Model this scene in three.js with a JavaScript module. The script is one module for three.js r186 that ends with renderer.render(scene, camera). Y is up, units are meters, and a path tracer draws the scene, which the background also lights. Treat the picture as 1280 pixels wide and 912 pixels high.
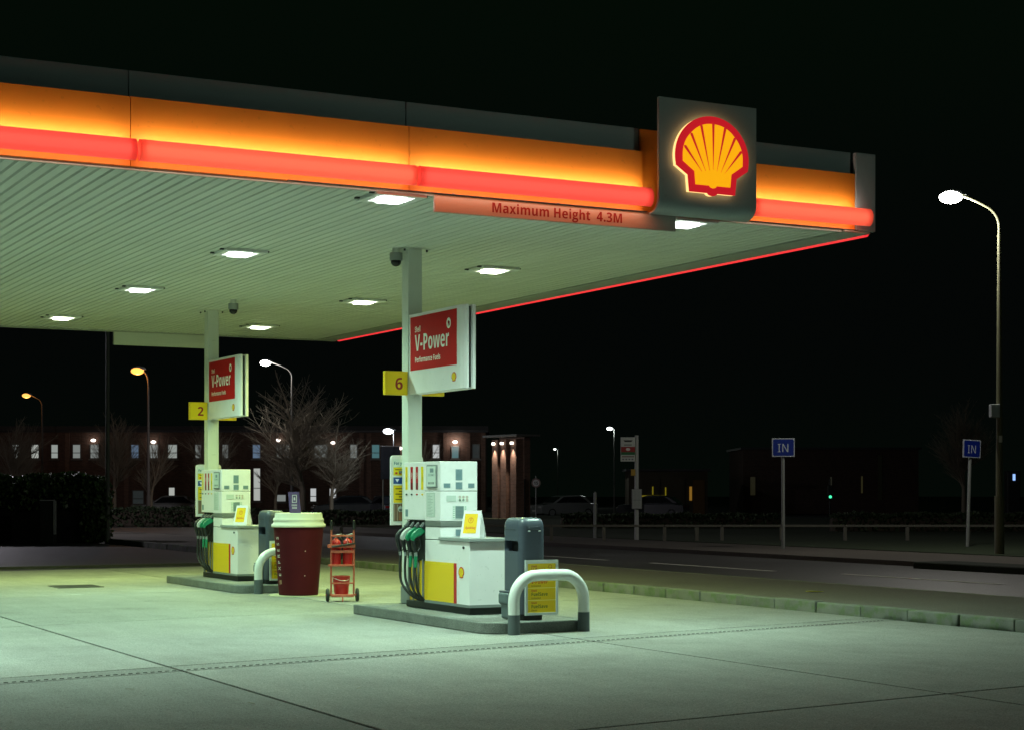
import * as THREE from 'three';
import { RoundedBoxGeometry } from 'three/addons/geometries/RoundedBoxGeometry.js';
import { mergeGeometries } from 'three/addons/utils/BufferGeometryUtils.js';
import { Brush, Evaluator, SUBTRACTION } from 'three-bvh-csg';
import { RectAreaLightUniformsLib } from 'three/addons/lights/RectAreaLightUniformsLib.js';

// ---------------------------------------------------------------- camera, sky, moon, exposure
const scene = new THREE.Scene();
const W = 1280, HH = 912, FOCAL = 2192, EYE = 1.6, YAW = Math.atan(1164 / 2192);
const camera = new THREE.PerspectiveCamera(2 * Math.atan(HH / 2 / FOCAL) * 180 / Math.PI, W / HH, 0.1, 900);
camera.position.set(0, EYE, 0);
camera.lookAt(Math.sin(YAW), EYE, -Math.cos(YAW));
camera.setViewOffset(W, HH, 0, -158, W, HH);            // rising front: verticals stay upright
const renderer = new THREE.WebGLRenderer({ antialias: true });
renderer.toneMapping = THREE.LinearToneMapping;
renderer.toneMappingExposure = 1;
renderer.shadowMap.enabled = true;
RectAreaLightUniformsLib.init();
{
  const w = 64, h = 32, d = new Float32Array(w * h * 4);  // an overcast night sky, dim and even
  for (let i = 0; i < w * h; i++) d.set([0.0011, 0.0032, 0.0015, 1], i * 4);
  const sky = new THREE.DataTexture(d, w, h, THREE.RGBAFormat, THREE.FloatType);
  sky.mapping = THREE.EquirectangularReflectionMapping; sky.magFilter = THREE.LinearFilter; sky.needsUpdate = true;
  scene.background = sky; scene.environment = sky;
}
const moon = new THREE.DirectionalLight(0xdfe8ff, 0.004);
moon.position.set(-60, 80, 30); moon.castShadow = true; moon.shadow.radius = 20;
Object.assign(moon.shadow.camera, { left: -80, right: 80, top: 80, bottom: -80, far: 300 });
scene.add(moon);

// light levels (candela per square metre for area lights, candela for points)
const CANOPY_CD = 88, WASH_NITS = 34, CORE = 2.9;

// ---------------------------------------------------------------- helpers
let seed = 7;
const rnd = () => { seed = (seed + 0x6D2B79F5) | 0; let t = Math.imul(seed ^ (seed >>> 15), 1 | seed); t = (t + Math.imul(t ^ (t >>> 7), 61 | t)) ^ t; return ((t ^ (t >>> 14)) >>> 0) / 4294967296; };
const rr = (a, b) => a + (b - a) * rnd();
const V = (x, y, z) => new THREE.Vector3(x, y, z);
const lin = (r, g, b) => new THREE.Color().setRGB(r, g, b);
function mat(r, g, b, rough = 0.7, extra = {}) { return new THREE.MeshPhysicalMaterial({ color: lin(r, g, b), roughness: rough, ...extra }); }
function glow(r, g, b, extra = {}) { return new THREE.MeshStandardMaterial({ color: lin(0.1, 0.1, 0.1), roughness: 0.5, emissive: lin(r, g, b), emissiveIntensity: 1, ...extra }); }
function box(w, h, d, x = 0, y = 0, z = 0) { return new THREE.BoxGeometry(w, h, d).translate(x, y, z); }
function rbox(w, h, d, x = 0, y = 0, z = 0, r = 0.01, s = 2) { return new RoundedBoxGeometry(w, h, d, s, Math.min(r, w / 2.01, h / 2.01, d / 2.01)).translate(x, y, z); }
function span(x0, x1, y0, y1, z0, z1, r = 0) { const a = [Math.abs(x1 - x0), Math.abs(y1 - y0), Math.abs(z1 - z0), (x0 + x1) / 2, (y0 + y1) / 2, (z0 + z1) / 2]; return r ? rbox(...a, r) : box(...a); }
function rod(a, b, r1, r2 = r1, seg = 10) {
  const d = V().subVectors(b, a), g = new THREE.CylinderGeometry(r2, r1, d.length(), seg);
  g.applyQuaternion(new THREE.Quaternion().setFromUnitVectors(V(0, 1, 0), d.clone().normalize()));
  return g.translate((a.x + b.x) / 2, (a.y + b.y) / 2, (a.z + b.z) / 2);
}
function tube(pts, r, seg = 24, rad = 8) { return new THREE.TubeGeometry(new THREE.CatmullRomCurve3(pts), seg, r, rad); }
function lathe(profile, seg = 32) { return new THREE.LatheGeometry(profile.map(p => new THREE.Vector2(...p)), seg); }
function extrude(shape, depth, bevel = 0, curve = 12) {
  return new THREE.ExtrudeGeometry(shape, { depth: depth - 2 * bevel, bevelEnabled: bevel > 0, bevelThickness: bevel, bevelSize: bevel, bevelOffset: -bevel, bevelSegments: 2, curveSegments: curve }).translate(0, 0, bevel);
}
function poly(pts) { return new THREE.Shape(pts.map(p => new THREE.Vector2(p[0], p[1]))); }
function mg(list) {
  return mergeGeometries(list.map(g => { const n = g.index ? g.toNonIndexed() : g; for (const k of Object.keys(n.attributes)) if (!['position', 'normal', 'uv'].includes(k)) n.deleteAttribute(k); return n; }));
}
// texture coordinates in metres, by the way each face points
function metric(g, s = 1, ox = 0, oy = 0) {
  g = g.index ? g.toNonIndexed() : g; g.computeBoundingBox();
  const p = g.attributes.position, n = g.attributes.normal, uv = new Float32Array(p.count * 2);
  for (let i = 0; i < p.count; i++) {
    const ax = Math.abs(n.getX(i)), ay = Math.abs(n.getY(i)), az = Math.abs(n.getZ(i));
    const [u, v] = ay >= ax && ay >= az ? [p.getX(i), p.getZ(i)] : ax >= az ? [p.getZ(i), p.getY(i)] : [p.getX(i), p.getY(i)];
    uv[2 * i] = u * s + ox; uv[2 * i + 1] = v * s + oy;
  }
  g.setAttribute('uv', new THREE.BufferAttribute(uv, 2)); return g;
}
const taken = {};
function numbered(n) { const k = taken[n] = (taken[n] ?? -1) + 1; return k ? n + '_' + String(k).padStart(3, '0') : n; }
function shade(o) { o.castShadow = o.receiveShadow = true; return o; }
function part(parent, name, g, m) { const o = shade(new THREE.Mesh(g, m)); o.name = name; parent.add(o); return o; }
function thing(name, label, category, at = [0, 0, 0], turn = 0, group) {
  const o = new THREE.Group(); o.name = numbered(name); o.position.set(...at); o.rotation.y = turn; scene.add(o);
  o.userData = { label, category }; if (group) o.userData.group = group; return o;
}
function solo(name, g, m, label, category, at = [0, 0, 0], turn = 0, group) {
  const o = shade(new THREE.Mesh(g, m)); o.name = numbered(name); o.position.set(...at); o.rotation.y = turn; scene.add(o);
  o.userData = { label, category }; if (group) o.userData.group = group; return o;
}
function struct(name, g, m) { const o = g ? shade(new THREE.Mesh(g, m)) : new THREE.Group(); o.name = numbered(name); o.userData = { kind: 'structure' }; scene.add(o); return o; }
function copy(src, at, label, turn) { const o = src.clone(); o.name = numbered(src.name.replace(/_\d{3}$/, '')); o.position.set(...at); if (turn !== undefined) o.rotation.y = turn; o.userData = { ...src.userData, label }; scene.add(o); return o; }
// ground point so many metres ahead of and to the right of the standpoint (used for far things)
const S = Math.sin(YAW), C = Math.cos(YAW);
const far = (right, ahead, y = 0) => [ahead * S + right * C, y, -ahead * C + right * S];
const FACING = -YAW;

// ---------------------------------------------------------------- procedural textures
function hash(x, y, s) { let h = Math.imul(x, 374761393) + Math.imul(y, 668265263) + Math.imul(s, 1442695041); h = Math.imul(h ^ (h >>> 13), 1274126177); return ((h ^ (h >>> 16)) >>> 0) / 4294967296; }
function vnoise(x, y, per, s) {
  const xi = Math.floor(x), yi = Math.floor(y), fx = x - xi, fy = y - yi, u = fx * fx * (3 - 2 * fx), v = fy * fy * (3 - 2 * fy);
  const m = (a) => ((a % per) + per) % per, x0 = m(xi), x1 = m(xi + 1), y0 = m(yi), y1 = m(yi + 1);
  const a = hash(x0, y0, s), b = hash(x1, y0, s), c = hash(x0, y1, s), d = hash(x1, y1, s);
  return a + (b - a) * u + (c - a) * v + (a - b - c + d) * u * v;
}
function fbm(u, v, base, oct, s, gain = 0.55) { let t = 0, a = 1, n = 0, p = base; for (let k = 0; k < oct; k++) { t += a * vnoise(u * p, v * p, p, s + k); n += a; a *= gain; p *= 2; } return t / n; }
const q8 = (x) => Math.max(0, Math.min(255, Math.round(x)));
const toS = (c) => 255 * (c <= 0.0031308 ? 12.92 * c : 1.055 * Math.pow(c, 1 / 2.4) - 0.055);
function texture(size, fn, srgb = true, repeat = 1) {
  const d = new Uint8Array(size * size * 4);
  for (let j = 0, i = 0; j < size; j++) for (let k = 0; k < size; k++, i += 4) { const c = fn(k / size, j / size); d[i] = q8(srgb ? toS(c[0]) : c[0] * 255); d[i + 1] = q8(srgb ? toS(c[1]) : c[1] * 255); d[i + 2] = q8(srgb ? toS(c[2]) : c[2] * 255); d[i + 3] = 255; }
  const t = new THREE.DataTexture(d, size, size, THREE.RGBAFormat); t.wrapS = t.wrapT = THREE.RepeatWrapping; t.magFilter = THREE.LinearFilter; t.minFilter = THREE.LinearMipmapLinearFilter; t.generateMipmaps = true;
  if (srgb) t.colorSpace = THREE.SRGBColorSpace; t.repeat.set(repeat, repeat); t.needsUpdate = true; return t;
}
const smooth = (a, b, x) => { const t = Math.max(0, Math.min(1, (x - a) / (b - a))); return t * t * (3 - 2 * t); };
// concrete: 8 m to a tile, float marks, darker spill stains, grit
const concreteMap = texture(2048, (u, v) => {
  const broad = fbm(u, v, 3, 4, 11), mid = fbm(u, v, 20, 3, 31), X = Math.floor(u * 2048), Y = Math.floor(v * 2048);
  const grit = 0.5 * hash(X, Y, 5) + 0.5 * hash(X >> 1, Y >> 1, 6), stain = smooth(0.60, 0.76, fbm(u, v, 6, 5, 71));
  let k = 0.235 + 0.045 * (broad - 0.5) + 0.06 * (mid - 0.5) + 0.32 * (grit - 0.5);
  const streak = vnoise(u * 48, v * 4, 48, 131) * 0.6 + vnoise(u * 96, v * 12, 96, 141) * 0.4; k *= 1 + 0.16 * (streak - 0.5);
  k *= 1 - 0.14 * stain; if (hash(X >> 2, Y >> 2, 8) > 0.9985) k *= 0.45; if (hash(X >> 1, Y >> 1, 12) > 0.998) k *= 1.6;
  return [k * 1.01, k, k * 0.95];
}, true, 1 / 8);
const concreteBump = texture(512, (u, v) => { const k = 0.5 * fbm(u, v, 32, 3, 3) + 0.5 * hash(Math.floor(u * 512), Math.floor(v * 512), 9); return [k, k, k]; }, false, 1 / 2);
const asphaltMap = texture(1024, (u, v) => {
  const broad = fbm(u, v, 3, 4, 211), g = hash(Math.floor(u * 1024), Math.floor(v * 1024), 15), patch = smooth(0.55, 0.62, fbm(u, v, 2, 3, 241));
  let k = 0.055 + 0.03 * (broad - 0.5) + 0.05 * (g - 0.4); k *= 1 - 0.2 * patch; return [k, k * 0.98, k * 0.95];
}, true, 1 / 8);
const paintMap = texture(512, (u, v) => {   // painted sheet: faint streaks and specks of dirt
  const st = fbm(u * 1, v * 1, 6, 4, 311), sp = fbm(u, v, 40, 2, 331); let k = 0.95 + 0.10 * (st - 0.5); if (sp > 0.82) k *= 0.90; return [k, k, k * 0.99];
}, true, 1);
const roughMap = texture(256, (u, v) => { const k = 0.6 + 0.6 * (fbm(u, v, 8, 4, 411) - 0.5); return [k, k, k]; }, false, 1);
const brickMap = texture(512, (u, v) => {   // far brickwork, too small to pick apart: 1.8 m to a tile, 24 courses
  const row = Math.floor(v * 24), off = (row % 2) * 0.5, cx = u * 8 + off, col = Math.floor(cx), fx = cx - col, fy = v * 24 - row;
  if (fx < 0.05 || fy < 0.14) return [0.22, 0.20, 0.17];
  const t = hash(col % 8, row, 71) * 0.5 + 0.7; return [0.19 * t, 0.10 * t, 0.07 * t];
}, true, 1 / 1.8);
const mossMap = texture(512, (u, v) => {   // kerb stone with moss and grime
  const b = fbm(u, v, 5, 5, 511), m = 0.75 * smooth(0.40, 0.75, fbm(u, v, 9, 5, 531)), g = hash(Math.floor(u * 512), Math.floor(v * 512), 25);
  const k = 0.20 + 0.12 * (b - 0.5) + 0.07 * (g - 0.5); return [k * (1 - 0.35 * m), k * (1 - 0.06 * m), k * (0.92 - 0.55 * m)];
}, true, 1);

function canvas(w, h, draw) {
  const c = document.createElement('canvas'); c.width = w; c.height = h; const x = c.getContext('2d'); draw(x, w, h);
  const t = new THREE.CanvasTexture(c); t.colorSpace = THREE.SRGBColorSpace; t.magFilter = THREE.LinearFilter; return t;
}
function print(t, rough = 0.45, extra = {}) { return new THREE.MeshPhysicalMaterial({ map: t, roughness: rough, ...extra }); }

// ---------------------------------------------------------------- materials
const M = {
  soffit: mat(0.70, 0.72, 0.67, 0.55, { map: paintMap }),
  white: mat(0.88, 0.84, 0.88, 0.38, { map: paintMap }),
  whitePost: mat(0.70, 0.72, 0.68, 0.45, { map: paintMap }),
  grey: mat(0.20, 0.22, 0.22, 0.5),
  silver: mat(0.42, 0.44, 0.45, 0.42, { map: paintMap }),
  fascia: mat(0.37, 0.41, 0.43, 0.45, { map: paintMap }),
  dark: mat(0.022, 0.025, 0.028, 0.5),
  black: mat(0.012, 0.013, 0.014, 0.45),
  rubber: mat(0.014, 0.015, 0.015, 0.62),
  yellow: mat(0.84, 0.56, 0.015, 0.4),
  yellowPanel: mat(0.82, 0.24, 0.010, 0.6, { map: paintMap }),
  red: mat(0.52, 0.020, 0.018, 0.4),
  green: mat(0.010, 0.22, 0.105, 0.35),
  steel: mat(0.55, 0.56, 0.55, 0.3, { metalness: 0.85 }),
  galv: mat(0.33, 0.35, 0.36, 0.5, { metalness: 0.5 }),
  label: mat(0.26, 0.33, 0.37, 0.5),
  lamp: glow(9, 9.6, 9), lampGreen: glow(9, 9.8, 7.2),
};
M.soffit.map = paintMap;

// ---------------------------------------------------------------- ground
struct('ground', new THREE.PlaneGeometry(700, 700).rotateX(-Math.PI / 2).translate(60, -0.06, -140), (() => { const m = mat(1, 1, 1, 0.9, { map: asphaltMap.clone() }); m.map.repeat.set(700 / 8, 700 / 8); m.map.needsUpdate = true; return m; })());
const forecourt = struct('forecourt');
{
  const jointBed = mat(0.02, 0.021, 0.019, 0.95);
  part(forecourt, 'joint_bed', box(41.6, 0.02, 43, -6.3, -0.035, -14.5), jointBed);
  const mats = [1.0, 0.90, 1.07, 0.84].map((k) => mat(k, k, k * 0.985, 0.82, { map: concreteMap, bumpMap: concreteBump, bumpScale: 0.004 }));
  const dk = mat(0.84, 0.86, 0.86, 0.84, { map: concreteMap, bumpMap: concreteBump, bumpScale: 0.006 });
  const xs = [-26, -15, -10, -5, 0, 4.74, 9.56, 14.46];
  // cross joints: z at x = 0 and slope; a narrow drain strip lies between the second pair
  const zs = [[6, -0.1], [-3.6, -0.11], [-9.46, -0.124], [-14.28, -0.19], [-14.74, -0.19], [-20.4, -0.16], [-26.2, -0.13], [-31.4, -0.10], [-35.6, -0.06]];
  const gap = 0.019; let n = 0;
  for (let j = 0; j < zs.length - 1; j++) for (let i = 0; i < xs.length - 1; i++) {
    const x0 = xs[i] + gap, x1 = xs[i + 1] - gap, zn = (x) => zs[j][0] + zs[j][1] * x - gap, zf = (x) => zs[j + 1][0] + zs[j + 1][1] * x + gap;
    const g = extrude(poly([[x0, -zn(x0)], [x1, -zn(x1)], [x1, -zf(x1)], [x0, -zf(x0)]]), 0.03, 0.005);
    g.rotateX(-Math.PI / 2).translate(0, -0.03, 0);
    const uv = g.attributes.uv, ox = rr(0, 8), oy = rr(0, 8); for (let k = 0; k < uv.count; k++) uv.setXY(k, uv.getX(k) + ox, uv.getY(k) + oy);
    const m = j === 2 && xs[i] < 4.5 ? dk : j === 3 ? mats[3] : mats[n++ % 3];
    part(forecourt, 'concrete_slab', g, m);
  }
}
{ // slots of the drain channel
  const slots = []; for (let x = -4; x < 14.3; x += 0.07) slots.push(box(0.034, 0.004, 0.014, 0, 0, 0).rotateY(0.188).translate(x, 0.002, -14.36 - 0.19 * x));
  const o = part(forecourt, 'drain_slots', mg(slots), mat(0.02, 0.02, 0.018, 0.9)); o.userData.kind = 'stuff';
}
// manhole cover far left, in the forecourt
solo('manhole_cover', mg([rbox(0.76, 0.012, 0.76, 0, 0.006, 0, 0.004), ...Array.from({ length: 5 }, (_, i) => box(0.66, 0.008, 0.05, 0, 0.014, -0.26 + i * 0.13))]), mat(0.05, 0.05, 0.045, 0.7), 'dark rectangular access cover set in the concrete left of the far pump island', 'cover', [7.35, 0, -29.5]);

// kerb between the forecourt and the footway
const kerb = struct('kerb');
{
  const km = [0.82, 0.76, 0.88].map((k) => mat(k, k, k, 0.9, { map: mossMap, bumpMap: concreteBump, bumpScale: 0.008 }));
  for (let i = 0, z = -8.2; z > -62; i++, z -= 0.915) {
    const dx = rr(-0.012, 0.012), h = 0.135 + rr(-0.008, 0.008), g = rbox(0.16, h + 0.1, 0.9, 0, h / 2 - 0.05, 0, 0.02); metric(g, 0.8, rnd(), rnd());
    const o = part(kerb, 'kerb_stone', g, km[i % 3]); o.position.set(14.6 + dx, 0, z); o.rotation.y = rr(-0.012, 0.012);
  }
}
const asph = (k) => mat(k, k, k, 0.55, { map: asphaltMap, bumpMap: concreteBump, bumpScale: 0.006 });
struct('footway', metric(span(14.7, 17.9, -0.02, 0.105, -64, -6)), mat(1.9, 1.75, 1.5, 0.88, { map: asphaltMap, bumpMap: concreteBump, bumpScale: 0.006 }));
struct('road', metric(span(18.04, 25.2, -0.05, 0.0, -130, 10)), asph(1.15));
const roadKerb = struct('road_kerb');
for (let i = 0, z = -6.5; z > -63; i++, z -= 0.915) { const g = metric(rbox(0.13, 0.24, 0.905, 0, 0, 0, 0.015), 0.8, rnd(), rnd()); part(roadKerb, 'kerb_stone', g, i % 2 ? M.kerbA ??= mat(0.8, 0.8, 0.8, 0.9, { map: mossMap }) : M.kerbB ??= mat(1, 0.95, 0.9, 0.9, { map: mossMap })).position.set(17.97, -0.012, z); }
struct('access_road', metric(span(-40, 14.3, -0.06, -0.008, -72, -38.2)), asph(1.0));
struct('far_footway', metric(span(25.3, 29.2, -0.05, 0.1, -130, 10)), mat(1.5, 1.35, 1.15, 0.9, { map: asphaltMap }));
struct('verge', metric(span(29.3, 60, -0.05, 0.115, -130, 10)), mat(0.028, 0.045, 0.018, 0.95, { map: paintMap }));
// road paint
{
  const p = mat(0.78, 0.78, 0.74, 0.75, { map: paintMap });
  for (const [x, z0, z1] of [[21.1, -38.2, -35.0], [21.15, -33.2, -28.6], [21.6, -27.0, -22.7], [21.7, -21.2, -17.0]]) solo('road_line', box(0.13, 0.003, z1 - z0, x, 0.006, (z0 + z1) / 2), p, z1 > -18 ? 'white dash on the road, nearest one to the viewer' : z1 > -23 ? 'long white dash on the road below the right blue sign' : z1 > -29 ? 'white centre dash on the road below the left blue sign' : 'farthest white dash on the road, beside the bin', 'road line', [0, 0, 0], 0, 'white dashes along the road');
}
solo('kerb_island', metric(rbox(1.1, 0.22, 9, 0, 0, 0, 0.05), 0.8), mat(0.05, 0.09, 0.04, 0.95, { map: mossMap }), 'low grass covered traffic island at the right road edge', 'traffic island', [25.1, 0.03, -23.9]);

// ---------------------------------------------------------------- canopy
const H = 4.78, ZF = -17.0, ZB = -34.45, XR = 14.04, XL = -6;
const canopy = thing('fuel_canopy', 'long flat petrol station canopy with glowing yellow fascia and ribbed underside', 'canopy');
part(canopy, 'roof_deck', span(XL, XR - 0.02, H + 0.05, H + 0.9, ZB + 0.02, ZF - 0.14), mat(0.12, 0.13, 0.13, 0.8));
{
  const soffit = part(canopy, 'soffit', span(XL, XR - 0.03, H + 0.023, H + 0.048, ZB + 0.02, ZF - 0.07), mat(0.40, 0.41, 0.38, 0.8));
  const pitch = 0.134, prof = (w) => poly([[0.004, 0.022], [0.020, 0], [w - 0.020, 0], [w - 0.004, 0.022]]);
  const len = ZF - 0.09 - (ZB + 0.13), g = extrude(prof(pitch), len, 0);
  metric(g, 0.4);
  const ms = [1, 0.96, 1.03].map((k) => mat(0.70 * k, 0.72 * k, 0.67 * k, 0.5, { map: paintMap }));
  for (let i = 0; i < 104; i++) { const o = part(soffit, 'soffit_plank', g, ms[(i * 7 + (i >> 2)) % 3]); o.position.set(13.62 - (i + 1) * pitch, H, ZB + 0.13); }
  const rest = []; for (let x = 13.62 - 104 * pitch - pitch; x > XL; x -= pitch) rest.push(g.clone().translate(x, H, ZB + 0.13));
  part(soffit, 'soffit_plank_run', mg(rest), ms[0]).userData.kind = 'stuff';
  const trim = mat(0.42, 0.44, 0.41, 0.5, { map: paintMap });
  part(canopy, 'side_edge_trim', span(13.64, XR, H - 0.012, H + 0.03, ZB + 0.12, ZF - 0.02), trim);
  part(canopy, 'rear_edge_trim', span(XL, XR, H - 0.02, H + 0.03, ZB, ZB + 0.115), trim);
  part(canopy, 'front_edge_trim', span(XL, 13.63, H - 0.01, H + 0.02, ZF - 0.085, ZF - 0.055), trim);
  part(canopy, 'rear_fascia', span(XL, XR, H + 0.03, H + 0.95, ZB - 0.05, ZB - 0.005), M.fascia);
  part(canopy, 'side_fascia', span(XR + 0.005, XR + 0.05, H + 0.035, H + 0.95, ZB, ZF - 0.03), M.fascia);
  // downstand closing the far end of the bay, between the boundary pole and the far post
  part(canopy, 'rear_downstand', span(9.33, 11.3, H - 0.27, H - 0.022, ZB - 0.03, ZB + 0.03), M.whitePost);
  // front fascia panels and parapet panels, in 3.01 m bays
  const bays = [[-6, -4.25], [-4.25, -1.24], [-1.24, 1.77], [1.77, 4.775], [4.775, 7.785], [7.785, 10.72], [12.02, 13.79]];
  const skin = (g, b) => new THREE.MeshPhysicalMaterial({ color: lin(0.95, g, b), roughness: 0.95, transmission: 0.6, thickness: 0, side: THREE.DoubleSide });
  const barA = skin(0.10, 0.075), barB = skin(0.14, 0.085), coreA = glow(CORE, CORE * 0.98, CORE * 0.9), coreB = glow(CORE * 1.1, CORE * 1.05, CORE * 0.9);
  const led = glow(1.6, 1.1, 0.5);
  bays.forEach(([a, b], i) => {
    const c = (a + b) / 2, w = b - a;
    part(canopy, 'yellow_panel', metric(span(a + 0.004, b - 0.004, 4.80, 5.485, ZF - 0.05, ZF), 0.5), M.yellowPanel);
    part(canopy, 'parapet_panel', span(a + 0.004, b - 0.004, 5.44, 5.762, ZF - 0.13, ZF - 0.082, 0.006), M.fascia);
    const x0 = i === 6 ? a + 0.12 : a + 0.03, x1 = i === 6 ? 13.9 : b + 0.02, xc = (x0 + x1) / 2, L = x1 - x0 - 0.02;
    const xl = i === 6 ? (x0 + 13.74) / 2 : xc, LL = i === 6 ? 13.74 - x0 : L - 0.06;
    const pr = new THREE.Shape(); pr.absellipse(0, 0, 0.075, 0.106, 0, Math.PI * 2);
    const bar = part(canopy, 'light_bar', extrude(pr, L, 0.006, 24).rotateY(Math.PI / 2).translate(xc - L / 2, 4.935, ZF + 0.155), i % 2 ? barA : barB);
    part(bar, 'lamp_tube', rod(V(xc - L / 2 + 0.05, 4.935, ZF + 0.155), V(xc + L / 2 - 0.05, 4.935, ZF + 0.155), 0.05, 0.05, 20), i % 2 ? coreA : coreB);
    part(bar, 'led_strip', box(LL, 0.012, 0.02, xl, 5.038, ZF + 0.125), led);
    for (const f of [0.15, 0.5, 0.85]) part(bar, 'bracket', box(0.03, 0.03, 0.075, x0 + f * L, 4.935, ZF + 0.04), M.grey);
    if (b > 1.5) {
      const l = new THREE.RectAreaLight(lin(1, 0.92, 0.74), WASH_NITS, LL, 0.03); l.position.set(xl, 5.052, ZF + 0.12); l.lookAt(xl, 5.052 + 0.20, ZF - 0.4); scene.add(l);
      const l2 = new THREE.RectAreaLight(lin(1, 0.93, 0.75), WASH_NITS * 0.25, LL, 0.02); l2.position.set(xl, 4.822, ZF + 0.10); l2.lookAt(xl, 4.822, ZF - 0.4); scene.add(l2);
      const l3 = new THREE.RectAreaLight(lin(1, 0.17, 0.03), 7, L, 0.1); l3.position.set(xc, 4.822, ZF + 0.155); l3.lookAt(xc, 3.8, ZF + 0.155); scene.add(l3);
    }
  });
  part(canopy, 'dark_infill_panel', span(10.725, 12.015, 4.80, 5.75, ZF - 0.09, ZF - 0.052), M.yellowPanel);
  part(canopy, 'end_panel', span(13.795, XR + 0.06, 4.795, 5.75, ZF - 0.05, ZF + 0.01, 0.006), M.fascia);
  part(canopy, 'bottom_flashing', mg([span(XL, 6.4, 4.772, 4.779, ZF + 0.02, ZF + 0.062), span(6.4, 10.75, 4.786, 4.793, ZF + 0.02, ZF + 0.06), span(12.2, 13.8, 4.786, 4.793, ZF + 0.02, ZF + 0.06)]), mat(0.05, 0.018, 0.008, 0.5));
  // red bar along the side edge
  const pr = new THREE.Shape(); pr.absellipse(0, 0, 0.06, 0.075, 0, Math.PI * 2);
  for (let i = 0; i < 6; i++) { const L = 2.87; part(canopy, 'side_light_bar', extrude(pr, L - 0.02, 0.006, 20).translate(XR + 0.085, 4.835, ZB + 0.05 + i * L), glow(1.0, 0.035, 0.045, { roughness: 0.35, color: lin(0.35, 0.02, 0.02) })); }
  const sl = new THREE.RectAreaLight(lin(1, 0.05, 0.05), 2, 17, 0.1); sl.position.set(XR + 0.18, 4.83, (ZF + ZB) / 2); sl.lookAt(XR + 3, 4.6, (ZF + ZB) / 2); scene.add(sl);
  // posts
  for (const [x, z] of [[9.66, -21.0], [9.83, -29.83]]) {
    const post = part(canopy, 'post', metric(rbox(0.2, H + 0.02 - 0.13, 0.2, x, (H + 0.02 + 0.13) / 2, z, 0.008), 0.5), M.whitePost);
    part(post, 'post_base', span(x - 0.115, x + 0.115, 0.131, 0.36, z - 0.115, z + 0.115, 0.01), M.grey);
    part(post, 'head_plate', span(x - 0.2, x + 0.2, H - 0.012, H - 0.002, z - 0.16, z + 0.16), M.soffit);
    part(post, 'head_bolt', mg([[-0.16, -0.12], [0.16, -0.12], [-0.16, 0.12], [0.16, 0.12]].map(([a, b]) => new THREE.CylinderGeometry(0.014, 0.014, 0.03, 6).translate(x + a, H - 0.025, z + b))), M.dark);
  }
}
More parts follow.
